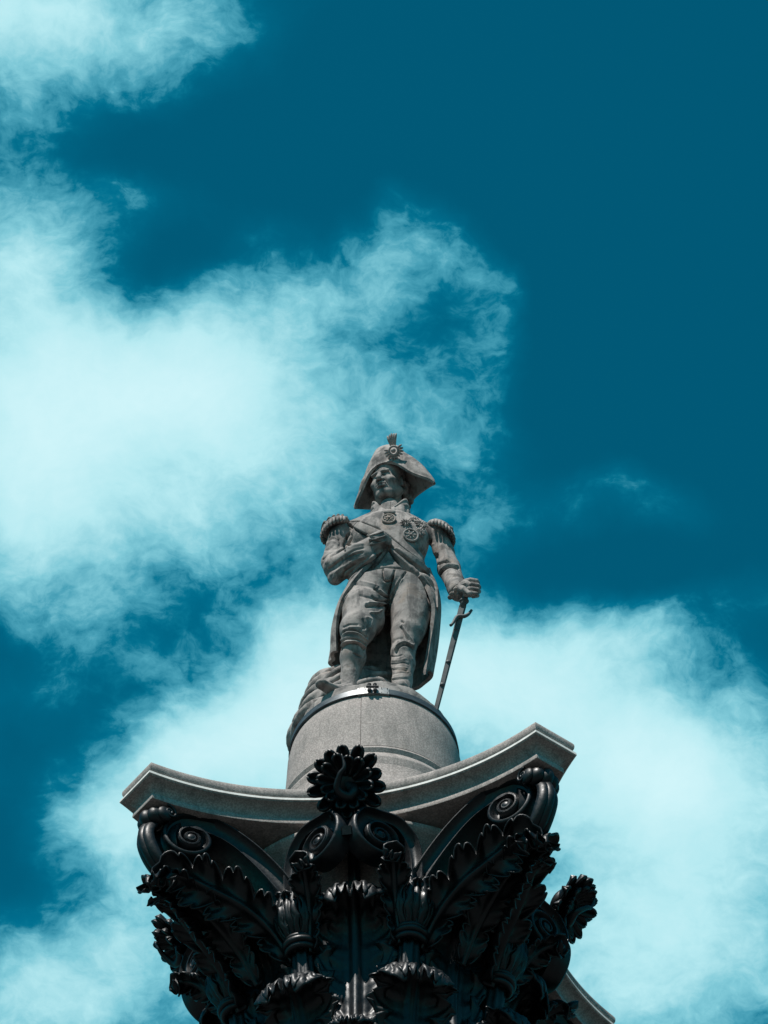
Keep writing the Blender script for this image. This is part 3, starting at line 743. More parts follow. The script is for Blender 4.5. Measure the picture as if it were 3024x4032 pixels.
def carve(V, F, marks, mask=None):
    N = vnormals(V, F); px, py = seen(V); toc = norm(CAM-V); fac = sstep((N*toc).sum(1), .05, .3)
    if mask is not None: fac = fac*mask
    D = np.zeros(len(V))
    for mk in marks:
        kind, s, pts, w, h = mk[:5]; pts = sheet_pts(s, pts)
        if kind == 'band':                       # closed outline raised (or sunk) as a plateau with soft edge w
            L = np.array(pts); lo = L.min(0)-w; hi = L.max(0)+w; ids = np.nonzero((px > lo[0]) & (px < hi[0]) & (py > lo[1]) & (py < hi[1]))[0]
            ed = polydist(px[ids], py[ids], list(pts)+[pts[0]]); ins = inpoly(px[ids], py[ids], pts); D[ids] += h*sstep(np.where(ins, ed, -ed), -w*.5, w*.5)
        else:
            line = smoothline(pts); L = np.array(line); lo = L.min(0)-3*w; hi = L.max(0)+3*w
            m_ = (px > lo[0]) & (px < hi[0]) & (py > lo[1]) & (py < hi[1]); ids = np.nonzero(m_)[0]
            if not len(ids): continue
            d = polydist(px[ids], py[ids], line)
            # strokes fade in and out along their length
            D[ids] += h*np.exp(-(d/w)**2)
    return V+N*(D*fac)[:, None]
Y0 = -.60
statue = empty('statue', (0, 0, 0), 0)
tag(statue, 'carved grey stone statue of an officer in cocked hat on the round pedestal', 'statue')
def B(px, py, dy=0.0): return at(px, py, Y0+dy)
PXM = 1/312.0                                  # metres per survey unit at the statue
ZT = ZA+2.805                                  # top of the granite drum
# ---- body
c = Clay((-1.05, -1.65, 45.25), (1.55, -.02, 49.75), .0135)
E_ = lambda px, py, dy, rx, ry, rz, k=.08, R=None: c.ell(B(px, py, dy), (rx, ry, rz), k, R)
def L_(a, b, ra, rb, k=.05, sq=None): c.cap(B(*a), B(*b), ra*PXM, rb*PXM, k, sq=sq)
# torso: chest, ribs, belly, hips
E_(1533, 2120, .02, .47, .34, .46, .1); E_(1540, 2175, 0, .45, .34, .42, .12); E_(1552, 2245, .0, .42, .33, .40, .12); E_(1535, 2325, .02, .50, .35, .32, .10)
E_(1440, 2120, -.08, .20, .20, .22, .14); E_(1620, 2125, -.08, .22, .22, .24, .14)
L_((1360, 2092, .04), (1480, 2052, .03), 36, 40, .12); L_((1708, 2108, .04), (1580, 2055, .03), 38, 40, .12)
L_((1530, 2060, .03), (1535, 2000, .04), 50, 42, .05)
L_((1368, 2135, .05), (1395, 2215, .04), 30, 40, .08)
# legs
L_((1452, 2335, .0), (1408, 2480, -.20), 92, 70, .07); L_((1408, 2480, -.20), (1396, 2525, -.22), 70, 52, .05); L_((1425, 2400, -.1), (1440, 2440, -.1), 84, 78, .06)
L_((1394, 2535, -.20), (1390, 2590, -.12), 46, 51, .05); L_((1390, 2590, -.10), (1376, 2665, -.06), 50, 34, .05); L_((1376, 2665, -.06), (1372, 2730, -.06), 34, 33, .05)
L_((1618, 2335, .0), (1606, 2490, -.04), 90, 66, .07); L_((1640, 2400, .0), (1625, 2470, .0), 66, 56, .08); L_((1600, 2500, -.04), (1587, 2570, -.06), 60, 47, .06)
L_((1587, 2570, -.05), (1588, 2615, -.02), 46, 47, .05); L_((1588, 2615, -.02), (1584, 2680, -.02), 46, 39, .05); L_((1584, 2680, -.02), (1583, 2760, -.02), 39, 38, .05)
# shoes: his right one turned out and overhanging the rim, his left one back on the drum
z0 = ZT+.21
heel = np.array((-.34, -.66, z0+.08)); toe = np.array((-.66, -.90, z0+.06))
c.cap(heel, toe, .112, .080, .03, sq=(1, 1, 1.7)); c.ell(toe+(-.01, -.01, .0), (.075, .075, .05), .02); c.cap(heel+(0, 0, .1), toe*.4+heel*.6+(0, 0, .05), .12, .075, .05)
c.cap((.30, -.60, z0+.08), (.34, -.86, z0+.05), .12, .095, .04, sq=(1, 1, 1.15)); c.cap((.30, -.60, z0+.2), (.32, -.76, z0+.1), .12, .09, .06)
# his right arm: empty sleeve folded across the chest
L_((1333, 2108, .03), (1306, 2215, -.06), 42, 41, .05); L_((1306, 2215, -.06), (1316, 2275, -.05), 41, 27, .05)
L_((1310, 2235, -.10), (1400, 2186, -.30), 38, 43, .05); L_((1400, 2186, -.30), (1502, 2128, -.37), 43, 37, .03); L_((1322, 2278, -.08), (1440, 2190, -.33), 26, 34, .07)
# his left arm reaching down to the sword
L_((1724, 2112, .03), (1750, 2176, .06), 43, 40, .05); L_((1750, 2176, .06), (1768, 2240, .05), 39, 45, .05); L_((1768, 2240, .05), (1790, 2292, -.10), 47, 40, .05); L_((1790, 2292, -.10), (1806, 2324, -.22), 38, 35, .04)
L_((1798, 2312, -.20), (1808, 2328, -.24), 43, 44, .015)
L_((1808, 2326, -.25), (1838, 2318, -.36), 27, 36, .03)
# plinth carved with the figure
c2_ = c
V, F = c.skin(); V = smooth(V, F, 1, .4)
MARKS = [
 # sash over the shoulder
 ('band', 2, [(372,238),(470,236),(560,268),(650,300),(718,338),(820,425),(920,512),(1010,590),(1080,680),(1118,745),(1140,830),(1140,900),(1110,830),(1060,735),(985,655),(890,572),(800,500),(735,440),(640,400),(545,350),(450,302)], 4, .022),
 ('g', 2, [(372,236),(480,232),(560,262),(655,302)], 2.4, -.03), ('g', 2, [(710,338),(820,428),(925,515),(1012,590),(1085,680),(1122,748),(1145,835)], 2.4, -.03),
 ('g', 2, [(376,252),(450,304),(548,356)], 2.4, -.03), ('g', 2, [(733,438),(800,500),(890,575),(985,658),(1060,738),(1112,835)], 2.4, -.03),
 ('g', 2, [(730,470),(790,545),(880,625),(975,690),(1050,780),(1090,870),(1105,990)], 2.6, -.03),
 # coat fronts parting over the waistcoat
 ('band', 2, [(735,455),(790,545),(850,610),(935,655),(1000,700),(1060,790),(1090,880),(1100,1000),(1160,1000),(1150,800),(1060,640),(900,520)], 4, .03),
 ('g', 2, [(735,462),(775,540),(830,600),(890,640),(960,668),(1020,735),(1060,820),(1082,900),(1095,1000)], 2.6, -.045),
 ('band', 2, [(730,455),(640,530),(540,650),(500,662),(420,735),(360,840),(310,960),(290,1000),(250,1000),(300,860),(380,700),(480,600),(640,480)], 4, .03),
 ('g', 2, [(728,462),(690,520),(640,585),(590,625),(520,658),(440,738),(380,830),(330,930),(300,1010)], 2.8, -.045),
 ('g', 2, [(700,468),(620,540),(540,620),(480,655)], 2.2, -.025), ('g', 2, [(660,500),(600,560),(520,610),(470,650)], 2.0, -.02),
 ('g', 2, [(520,655),(610,636),(700,628),(790,630),(870,642),(930,660),(1000,690)], 2.0, -.024),
 ('g', 2, [(682,634),(684,690),(694,742),(742,750),(768,710),(784,650)], 1.9, -.022), ('band', 2, [(684,636),(694,742),(742,750),(784,650)], 3, .012),
 ('g', 2, [(772,700),(755,770),(735,850),(728,900),(716,1000)], 3.2, -.05),
 ('g', 2, [(610,815),(650,855),(700,882),(722,890)], 3.0, -.05), ('g', 2, [(616,838),(655,880),(712,905)], 3.5, .018), ('g', 2, [(590,880),(640,915),(710,930)], 4, -.03),
 ('g', 2, [(540,965),(620,955),(710,965)], 4.5, -.05), ('g', 2, [(560,935),(640,938),(712,945)], 4, .03),
 ('g', 2, [(840,730),(790,800),(755,870)], 6, .018), ('g', 2, [(880,670),(820,760),(770,860),(745,940)], 3.5, -.018), ('g', 2, [(420,880),(480,830),(560,820)], 6, .012),
 # sleeve folds
 ('g', 2, [(190,590),(240,520),(320,470),(410,440),(500,425)], 6, .028), ('g', 2, [(215,640),(300,580),(400,530),(500,500)], 5, -.03), ('g', 2, [(230,690),(320,640),(430,570),(520,540)], 6, .02),
 ('g', 2, [(260,600),(350,530),(430,480),(510,460)], 4, -.022), ('g', 2, [(190,410),(240,372),(300,385)], 4, -.03), ('g', 2, [(180,440),(240,400),(290,430)], 4, .02), ('g', 2, [(250,340),(300,380),(310,430)], 4, -.02),
 ('g', 2, [(160,560),(210,510),(260,505)], 4, -.02), ('g', 2, [(175,480),(210,470),(250,440)], 4, -.018), ('g', 2, [(240,740),(270,680),(330,620)], 5, .015), ('g', 2, [(330,720),(350,660),(440,600)], 4, -.02),
 ('g', 2, [(372,350),(395,330),(402,370),(370,420)], 4, -.03), ('g', 2, [(345,480),(350,420),(372,350)], 4, -.03),
 # cuff and its buttoned loops
 # chest creases
 ('g', 2, [(1000,470),(1040,530),(1070,600)], 5, -.02), ('g', 2, [(960,420),(990,480),(1040,580),(1080,660)], 4, .015),
 ('g', 2, [(1090,400),(1075,480),(1085,580),(1110,680)], 5, -.035), ('g', 2, [(1120,430),(1130,560),(1150,700)], 5, .02), ('g', 2, [(400,380),(380,430),(400,440)], 4, -.02), ('g', 2, [(600,170),(590,220),(640,270)], 7, .01),
 # right arm
 ('g', 2, [(1175,700),(1205,655),(1265,622),(1335,638)], 2.4, -.035), ('g', 2, [(1170,680),(1200,636),(1260,602),(1330,618)], 2.4, .02), ('g', 2, [(1160,600),(1210,580),(1270,590)], 4, -.018), ('g', 2, [(1150,520),(1140,600),(1150,680)], 5, -.02),
 ('g', 2, [(1200,440),(1230,500),(1240,560)], 8, .02), ('g', 2, [(1262,870),(1290,820),(1335,780),(1385,755)], 2.4, -.03), ('g', 2, [(1275,890),(1305,835),(1345,795),(1395,770)], 2.5, .025),
 # breeches
 ('g', 3, [(680,250),(720,285),(770,320)], 3.4, -.045), ('g', 3, [(690,238),(740,278),(780,305)], 4, .02), ('g', 3, [(600,362),(680,368),(765,372)], 4, .035), ('g', 3, [(610,392),(690,396),(750,384)], 4, -.05), ('g', 3, [(640,440),(700,438),(730,420)], 4, .02),
 ('g', 3, [(560,300),(640,320),(740,350)], 5, -.02), ('g', 3, [(520,210),(620,225),(700,250)], 5, -.018), ('g', 3, [(560,185),(650,205),(700,225)], 4, .014), ('g', 3, [(610,480),(650,500),(640,560)], 5, .02), ('g', 3, [(580,500),(600,560),(560,580)], 5, -.018),
 ('g', 3, [(405,650),(415,600),(460,580),(540,590),(610,640)], 3.2, -.03), ('g', 3, [(402,672),(420,625),(470,605),(540,615),(610,668)], 3.2, .026), ('g', 3, [(402,700),(430,660),(490,655),(550,665),(600,700)], 3, -.032),
 ('g', 3, [(402,722),(430,684),(490,674),(550,684),(595,722)], 3.2, .028), ('g', 3, [(400,748),(425,710),(480,692),(545,700),(590,745)], 3, -.03), ('g', 3, [(470,560),(540,560),(590,590)], 5, .015), ('g', 3, [(420,560),(470,540),(530,540)], 4, -.014),
 ('g', 3, [(505,775),(540,795),(565,800)], 2.6, -.02), ('g', 3, [(555,810),(560,850),(545,900)], 8, .01), ('g', 3, [(430,880),(440,940)], 6, .008),
 ('g', 3, [(900,545),(930,600),(965,650),(990,700)], 4.5, .028), ('g', 3, [(885,560),(915,615),(950,665)], 3, -.022), ('g', 3, [(895,510),(905,520)], 4.5, -.03),
 ('g', 3, [(850,765),(868,725),(910,702),(960,712),(995,740)], 4, -.045), ('g', 3, [(845,735),(870,700),(920,682),(985,712)], 4, .026), ('g', 3, [(810,700),(850,660),(900,650)], 5, -.015),
 ('g', 3, [(812,800),(860,798),(900,785)], 3.5, -.028), ('g', 3, [(815,830),(870,830),(930,815)], 4, .016), ('g', 3, [(812,862),(860,858),(905,850),(950,860)], 3.2, -.024), ('g', 3, [(815,890),(880,886),(940,892)], 3, .015),
 ('g', 3, [(815,912),(870,905),(940,915)], 3, -.024), ('g', 3, [(820,945),(880,932),(950,935)], 3, -.02), ('g', 3, [(820,975),(880,965),(950,962)], 3, .014), ('g', 3, [(818,992),(880,984),(950,980)], 2.6, -.02),
 ('g', 3, [(940,800),(960,860),(930,920)], 7, -.012), ('g', 3, [(480,1010),(440,1020),(410,1030)], 3, -.02),
]
def subdivide(V, F):
    E = np.sort(np.vstack([F[:, [0, 1]], F[:, [1, 2]], F[:, [2, 3]], F[:, [3, 0]]]), axis=1); key = E[:, 0].astype(np.int64)*len(V)+E[:, 1]
    uk, inv = np.unique(key, return_inverse=True); n0 = len(V); m = len(F); inv = inv.ravel()
    mid = (V[uk//n0]+V[uk % n0])*.5; cen = V[F].mean(1); e = [inv[i*m:(i+1)*m]+n0 for i in range(4)]; c = np.arange(m)+n0+len(uk)
    return np.vstack([V, mid, cen]), np.vstack([np.stack([F[:, 0], e[0], c, e[3]], 1), np.stack([e[0], F[:, 1], e[1], c], 1), np.stack([c, e[1], F[:, 2], e[2]], 1), np.stack([e[3], c, e[2], F[:, 3]], 1)])
V, F = subdivide(V, F); V = smooth(V, F, 1, .5)
MARKS = [(m[0], m[1], m[2], m[3], (.8 if m[1] == 3 else 1)*m[4]*(.5 if m[1] == 2 and m[2][0][1] > 780 else .4 if m[1] == 3 and min(q[1] for q in m[2]) > 780 else .38 if m[1] == 3 and abs(m[4]) > .03 and m[2][0][1] < 450 else .62 if m[1] == 3 and abs(m[4]) > .03 else 1)) for m in MARKS]
V = carve(V, F, [(m[0], m[1], m[2], max(m[3], 3.2 if m[1] == 2 else 2.8), m[4]*(.62 if m[1] == 2 and max(q[0] for q in m[2]) < 525 and m[2][0][1] > 325 and m[2][0][0] < 300 else 1.75 if m[0] == 'g' and m[4] < 0 and m[1] == 2 else 1.15)) for m in MARKS])
rs = np.random.RandomState(3)
BV, BF = V, F
Vall, Fall = [V], [F]
# ---- hand: palm, thumb and four fingers closed on the hilt
h = Clay((.90, -1.35, 46.85), (1.50, -.70, 48.0), .0085)
H = lambda px, py, dy: B(px, py, dy)
def hc(a, b, ra, rb, k=.012): h.cap(H(*a), H(*b), ra*PXM, rb*PXM, k)
hc((1806, 2328, -.24), (1832, 2312, -.36), 27, 30, .02); hc((1822, 2334, -.32), (1846, 2318, -.38), 24, 26, .03); hc((1846, 2296, -.38), (1850, 2334, -.38), 20, 20, .02)
for i, (x0, y0_) in enumerate(((1852, 2286), (1857, 2303), (1857, 2320), (1852, 2336))):
    r_ = (11.5, 12, 11.5, 10.5)[i]
    hc((x0-18, y0_+5, -.40), (x0, y0_, -.45), r_+1.5, r_+.5, .006); hc((x0, y0_, -.45), (x0+22, y0_+3, -.45), r_+.5, r_-.5, .003); hc((x0+22, y0_+3, -.45), (x0+28, y0_+9, -.36), r_-.5, r_-1.5, .003); hc((x0+28, y0_+9, -.36), (x0+10, y0_+13, -.30), r_-1.5, r_-2.5, .003)
hc((1812, 2314, -.38), (1828, 2322, -.48), 15, 14, .02); hc((1828, 2322, -.48), (1848, 2337, -.51), 12, 9.5, .004)
hv, hf = h.skin(); hv = smooth(hv, hf, 1, .3); Fall.append(hf+sum(len(v) for v in Vall)); Vall.append(hv)
# ---- head
HC = B(1529, 1914, .02); HY = math.radians(-27); HR = rotz(HY)@rotx(math.radians(11))
hd = Clay(HC-(.42, .46, .50), HC+(.42, .42, .42), .0078)
def hp(p): return HC+HR@np.array(p, float)
def he(p, r, k=.04, cut=False, R=None): hd.ell(hp(p), r, k, HR if R is None else HR@R, cut)
def hk(p, q, r1, r2=None, k=.03, cut=False): hd.cap(hp(p), hp(q), r1, r2, k, cut)
he((0, .04, .09), (.215, .26, .26)); he((0, -.07, -.10), (.178, .20, .24), .06); he((0, -.205, -.262), (.072, .062, .058), .05)
hk((.165, .0, -.17), (.05, -.19, -.29), .05, .045, .06); hk((-.165, .0, -.17), (-.05, -.19, -.29), .05, .045, .06)
hk((-.12, -.235, .060), (-.035, -.262, .058), .018, .020, .055); hk((.12, -.235, .060), (.035, -.262, .058), .018, .020, .055)
for s_ in (-1, 1):
    he((s_*.086, -.280, .000), (.060, .085, .040), .014, True); he((s_*.082, -.200, .0), (.044, .040, .036), .006)
    hk((s_*.045, -.238, .014), (s_*.12, -.212, .010), .010, .009, .006); hk((s_*.045, -.236, -.022), (s_*.118, -.210, -.026), .009, .009, .006)
    he((s_*.115, -.175, -.075), (.065, .06, .055), .05)
    hk((s_*.036, -.278, -.098), (s_*.030, -.262, -.10), .026, .022, .015)
    hk((s_*.052, -.262, -.105), (s_*.085, -.232, -.175), .010, .008, .02, True)
hk((0, -.255, .03), (0, -.325, -.095), .022, .036, .012); hk((0, -.25, .04), (0, -.295, -.06), .026, .034, .015)
hk((-.016, -.30, -.118), (-.020, -.285, -.112), .011, .010, .008, True); hk((.016, -.30, -.118), (.020, -.285, -.112), .011, .010, .008, True)
he((0, -.225, -.175), (.085, .06, .06), .04)
hk((-.058, -.262, -.170), (0, -.288, -.158), .013, .017, .012); hk((.058, -.262, -.170), (0, -.288, -.158), .013, .017, .012)
hk((-.062, -.258, -.182), (0, -.292, -.178), .013, .012, .004, True); hk((.062, -.258, -.182), (0, -.296, -.178), .012, .013, .004, True)
hk((-.05, -.262, -.196), (0, -.284, -.200), .013, .019, .012); hk((.05, -.262, -.196), (0, -.284, -.200), .013, .019, .012)
hk((-.045, -.262, -.226), (.045, -.262, -.226), .016, .016, .015, True)
for s_ in (-1, 1): hk((s_*.060, -.262, -.10), (s_*.098, -.225, -.20), .010, .010, .008, True); hk((s_*.045, -.225, -.055), (s_*.105, -.195, -.06), .008, .008, .01, True)
for s_ in (-1, 1):
    he((s_*.215, .02, -.01), (.028, .05, .078), .012); he((s_*.235, .01, -.005), (.02, .026, .045), .01, True); he((s_*.208, .0, -.07), (.022, .028, .03), .012)
hk((0, .07, -.20), (0, .10, -.50), .135, .14, .04)
dv, df = hd.skin(); dv = smooth(dv, df, 1, .3)
Fall.append(df+sum(len(v) for v in Vall)); Vall.append(dv)
body = obj('figure', mesh('figure', np.vstack(Vall), np.vstack(Fall), M_STATUE), statue)
# surface finder for what sits on the uniform
tree = BVHTree.FromPolygons([tuple(v) for v in BV], [tuple(int(i) for i in q) for q in BF], epsilon=0.0)
def stick(px, py):
    d = sight(px, py); hit = tree.ray_cast(Vector(CAM), Vector(d)); return (np.array(hit[0]), np.array(hit[1])) if hit[0] else (None, None)
def frame(nrm, up=(0, 0, 1)):
    n_ = norm(nrm); x = norm(np.cross(up, n_)); return np.stack([x, np.cross(n_, x), n_], 1)

# ---- hair
hr = Clay(HC-(.42, .40, .45), HC+(.42, .45, .30), .010)
for s_ in (-1, 1):
    for k in range(16):
        a_ = rs.rand(); hr.ell(hp((s_*(.19+.03*rs.rand()), .03+.20*a_, .06-.30*rs.rand()*(.4+a_))), (.035+.02*rs.rand(), .05, .04+.02*rs.rand()), .012, HR@rotx(rs.rand()*3))
for k in range(22):
    hr.ell(hp((.16*(rs.rand()*2-1), .20+.05*rs.rand(), -.05-.27*rs.rand())), (.05, .045, .05), .012, HR@rotx(rs.rand()*3))
v_, f_ = hr.skin(); obj('hair', mesh('hair', v_, f_, M_STATUE), statue)

# ---- cocked hat: front and back flaps rising to a common ridge
xa = norm(np.array((.92, -.39, 0))); ya = np.array((-xa[1], xa[0], 0)); ya = -ya if ya[1] > 0 else ya       # along the hat; forward
def hatpt(px, py, fwd):                          # sight line meets the upright plane `fwd` metres in front of the hat's own plane
    d = sight(px, py); t = ((HC+ya*fwd-CAM)@ya)/(d@ya); return CAM+d*t
ridge = sheet_pts(1, [(188,1300),(235,1180),(330,920),(430,650),(505,480),(560,385),(640,335),(760,308),(880,322),(1000,432),(1150,520),(1290,640),(1400,770),(1470,860),(1498,915)])
rim = sheet_pts(1, [(205,1338),(262,1215),(330,1060),(400,900),(470,770),(560,680),(660,632),(770,615),(880,634),(980,690),(1090,760),(1200,812),(1310,850),(1410,885),(1492,935)])
n = 61; ridge = resample(ridge, n); rim = resample(rim, n); u = np.linspace(-1, 1, n)
fr_ = .02+.205*np.sqrt(np.clip(1-u**2, 0, 1))**1.4
Rg = np.array([hatpt(*p, .02+.15*(1-q*q)) for p, q in zip(ridge, u)]); Rm = np.array([hatpt(*p, f_) for p, f_ in zip(rim, fr_)])
m_ = 21; P = np.zeros((m_, n, 3))
for i, v in enumerate(np.linspace(0, 1, m_)):
    bul = .05*math.sin(math.pi*v)*(1-u**2)
    lip = .028*max(0, (v-.82)/.18)**1.5
    P[i] = Rg*(1-v)+Rm*v+ya*(bul+lip)[:, None]
    P[i] += ya*(.012*np.sin(u*9+v*3)+.010*np.cos(u*17-v*5))[:, None]*math.sin(math.pi*v)
V, F = sheet(P, .035)
hat = obj('cocked_hat', mesh('cocked_hat', V, F, M_STATUE, angle=60), statue)
back = resample(sheet_pts(1, [(205,1338),(300,1346),(460,1348),(620,1340),(780,1330),(940,1300),(1100,1240),(1180,1150),(1260,1085),(1400,990),(1492,940)]), n)
Rb = np.array([hatpt(*p, .02-.28*(1-q*q)**.7) for p, q in zip(back, u)])
P = np.zeros((m_, n, 3))
for i, v in enumerate(np.linspace(0, 1, m_)): P[i] = Rg*(1-v)+Rb*v-ya*(.08*math.sin(math.pi*v)*(1-u**2)+.0)[:, None]
V, F = sheet(P[:, ::-1], .035); obj('back_flap', mesh('back_flap', V, F, M_STATUE, angle=60), hat)
k_ = Clay(HC-(.45, .45, .1), HC+(.45, .45, .62), .02); k_.ell(HC+(0, 0, .20), (.235, .245, .26), .03); v_, f_ = k_.skin(); obj('crown', mesh('crown', v_, f_, M_STATUE), hat)
# cockade with rays, plume and button strap
cc = hatpt(1551, 1775, .33); Rk = np.stack([xa, norm(np.cross(ya, xa))*(-1 if np.cross(ya, xa)[2] < 0 else 1), ya], 1)
Rk = Rk@rotx(math.radians(42))
g = Geo(); g.add(*[ball((0, 0, 0), (.035, .035, .03), 8, 12)[0]@Rk.T+cc+Rk[:, 2]*.03, ball((0, 0, 0), 1, 8, 12)[1]])
a_ = np.linspace(0, 2*math.pi, 25)
g.add(*tube(np.array([cc+Rk@np.array((.062*math.cos(t), .062*math.sin(t), .015)) for t in a_]), .016, 8, cap=False))
cock = g.make('cockade', M_STATUE, hat)
for k in range(18):
    t = 2*math.pi*k/18
    if .2*math.pi < t < .8*math.pi: continue
    ln = .135 if not (1.25*math.pi < t < 1.75*math.pi) else .115
    V, F = tube([cc+Rk@np.array((.07*math.cos(t), .07*math.sin(t), .0)), cc+Rk@np.array((ln*.8*math.cos(t), ln*.8*math.sin(t), .012)), cc+Rk@np.array((ln*math.cos(t), ln*math.sin(t), 0))], [.012, .017, .009], 7)
    obj('ray', mesh('ray', V, F, M_STATUE), cock)
for k in range(5):
    q = (k-2)/2
    V, F = tube(resample([cc+Rk@np.array((.025*q, .06, -.03)), cc+Rk@np.array((.045*q+.01, .16, -.03)), cc+Rk@np.array((.065*q+.02, .25-.02*abs(q), -.045))], 8), np.array([.012, .014, .016, .018, .019, .019, .016, .008]), 7)
    obj('plume_barb', mesh('plume_barb', V, F, M_STATUE), cock)
for (xa1, xa2) in ((760, 775), (835, 790)):
    p = sheet_pts(1, [(xa1, 450), ((xa1+xa2)/2, 515), (xa2, 575)]); V, F = tube(resample([hatpt(*q, f) for q, f in zip(p, (.25, .26, .265))], 8), .016, 7)
    obj('button_loop', mesh('button_loop', V, F, M_STATUE), hat)
# ---- standing collar and stock
NC = B(1537, 2052, .0)
def collar(a0, a1, sgn):
    n_, m_ = 31, 61; P = np.zeros((n_, m_, 3)); TH = np.zeros((n_, m_))
    for j, w in enumerate(np.linspace(0, 1, m_)):
        a = math.radians(a0+(a1-a0)*w)
        top = -.02+.36*sstep(np.array(w), 0.0, .36)-.06*sstep(np.array(w), .4, 1.0)
        for i, v in enumerate(np.linspace(0, 1, n_)):
            z = -.13+(top+.13)*v; r = .245-.03*v+.012*math.sin(v*3)
            P[i, j] = NC+HRc@np.array((r*math.sin(a)*sgn, -r*.98*math.cos(a), z))
            d1 = min(1-v, w*1.6)                       # chevrons run parallel to the edges
            TH[i, j] = .035+.030*(math.sin(d1*24) > .0)*(w < .75)
    V, F = sheet(P if sgn > 0 else P[:, ::-1], TH); return V, F
HRc = rotz(math.radians(-6))
for s_ in (1, -1):
    V, F = collar(8, 185, s_); obj('collar', mesh('collar', V, F, M_STATUE, angle=50), statue)
g = Geo()
for k in range(9):
    zz = -.02+.028*k; g.add(*tube(np.array([NC+((.185-.003*k)*math.sin(t), -(.185-.004*k)*math.cos(t)+.02, zz+.02*math.cos(t)) for t in a_]), .019, 8, cap=False))
tag(g.make('neck_stock', M_STATUE, statue), kind='stuff')
# ---- epaulettes: padded plate with a fringe of cords
def epaulette(C, tilt, yaw, cords, scaly):
    R = rotz(yaw)@roty(tilt); e = Clay(C-.42, C+.42, .012)
    e.ell(C, (.215, .20, .085), .02, R); e.ell(C-R[:, 2]*.10, (.20, .18, .10), .02, R, True)
    for k in range(26 if scaly else 0):
        t = rs.rand()*6.28; q = rs.rand()**.5; e.ell(C+R@np.array((.18*q*math.cos(t), .165*q*math.sin(t), .08*math.sqrt(1-q*q*.8))), (.035, .03, .02), .01, R)
    v_, f_ = e.skin(); o = obj('epaulette', mesh('epaulette', v_, f_, M_STATUE), statue)
    if not scaly:
        for k in range(6):
            x = -.165+.066*k; w_ = math.sqrt(max(0, 1-(x/.21)**2)); Q = np.array([C+R@np.array((x, .18*w_*t, .012+.082*math.sqrt(max(0, 1-(x/.215)**2-(.18*w_*t/.20)**2)))) for t in np.linspace(-1, 1, 12)])
            V, F = tube(Q, .020, 7); obj('bullion', mesh('bullion', V, F, M_STATUE), o)
    sg = 1 if tilt > 0 else -1
    for k in range(cords):
        t = math.radians(-115+230*k/(cords-1)); d = R@np.array((sg*.20*math.cos(t), .19*math.sin(t), -.005)); p0 = C+d
        V, F = tube([p0, p0+norm(d)*.02-np.array((0, 0, .06)), p0+norm(d)*.012-np.array((0, 0, .12))], [.018, .021, .018], 7); obj('fringe_cord', mesh('fringe_cord', V, F, M_STATUE), o)
epaulette(B(1322, 2078, .0), math.radians(-28), math.radians(10), 17, False)
epaulette(B(1733, 2093, .0), math.radians(30), math.radians(-6), 17, True)
# ---- coat skirts, open in front and hanging behind the legs
def skirt():
    # outline at each level: left edge, left flank, back, right flank, right edge (depths chosen on the figure)
    rows = [(((1462,2218,-.27),(1412,2228,-.05),(1425,2250,.22),(1555,2262,.36),(1672,2240,.22),(1682,2240,.06),(1632,2240,-.10))),
            (((1418,2262,-.30),(1378,2290,-.05),(1395,2320,.26),(1550,2340,.42),(1690,2325,.28),(1714,2310,.02),(1684,2318,-.22))),
            (((1360,2350,-.22),(1340,2378,.0),(1370,2430,.32),(1545,2440,.46),(1690,2420,.30),(1724,2385,.04),(1706,2385,-.16))),
            (((1338,2430,-.12),(1318,2460,.04),(1350,2520,.36),(1530,2540,.48),(1680,2520,.34),(1722,2470,.08),(1702,2450,-.08))),
            (((1334,2500,-.02),(1306,2520,.10),(1345,2580,.40),(1520,2640,.50),(1660,2620,.38),(1718,2550,.12),(1690,2520,.0))),
            (((1336,2568,.06),(1296,2588,.16),(1340,2640,.42),(1500,2730,.50),(1640,2712,.40),(1694,2646,.16),(1662,2660,.06)))]
    G = np.array([[at(x, y, Y0+dy) for x, y, dy in r] for r in rows])
    m_ = 90; R1 = np.stack([resample(r, m_) for r in G]); n_ = 60; P = np.zeros((n_, m_, 3))
    for j in range(m_): P[:, j] = resample(R1[:, j], n_)
    v = np.linspace(0, 1, n_)[:, None]; w = np.linspace(0, 1, m_)[None]
    out = norm(P-P.mean(axis=1, keepdims=True)*np.array((1, 1, 0))-P*np.array((0, 0, 1)))
    P = P+out*(.035*v*np.sin(w*30+v*2)+.02*v*np.sin(w*53))[..., None]
    return P
P = skirt(); V, F = sheet(P, .05); coat = obj('coat_skirt', mesh('coat_skirt', V, F, M_STATUE, angle=60), statue)
p = [at(1712, 2385, Y0-.02), at(1722, 2420, Y0+.0)]
V, F = box((at(1716, 2375, Y0+.0)), (.05, .22, .42)); obj('pocket_flap', mesh('pocket_flap', V, F, M_STATUE, smooth=False), coat)
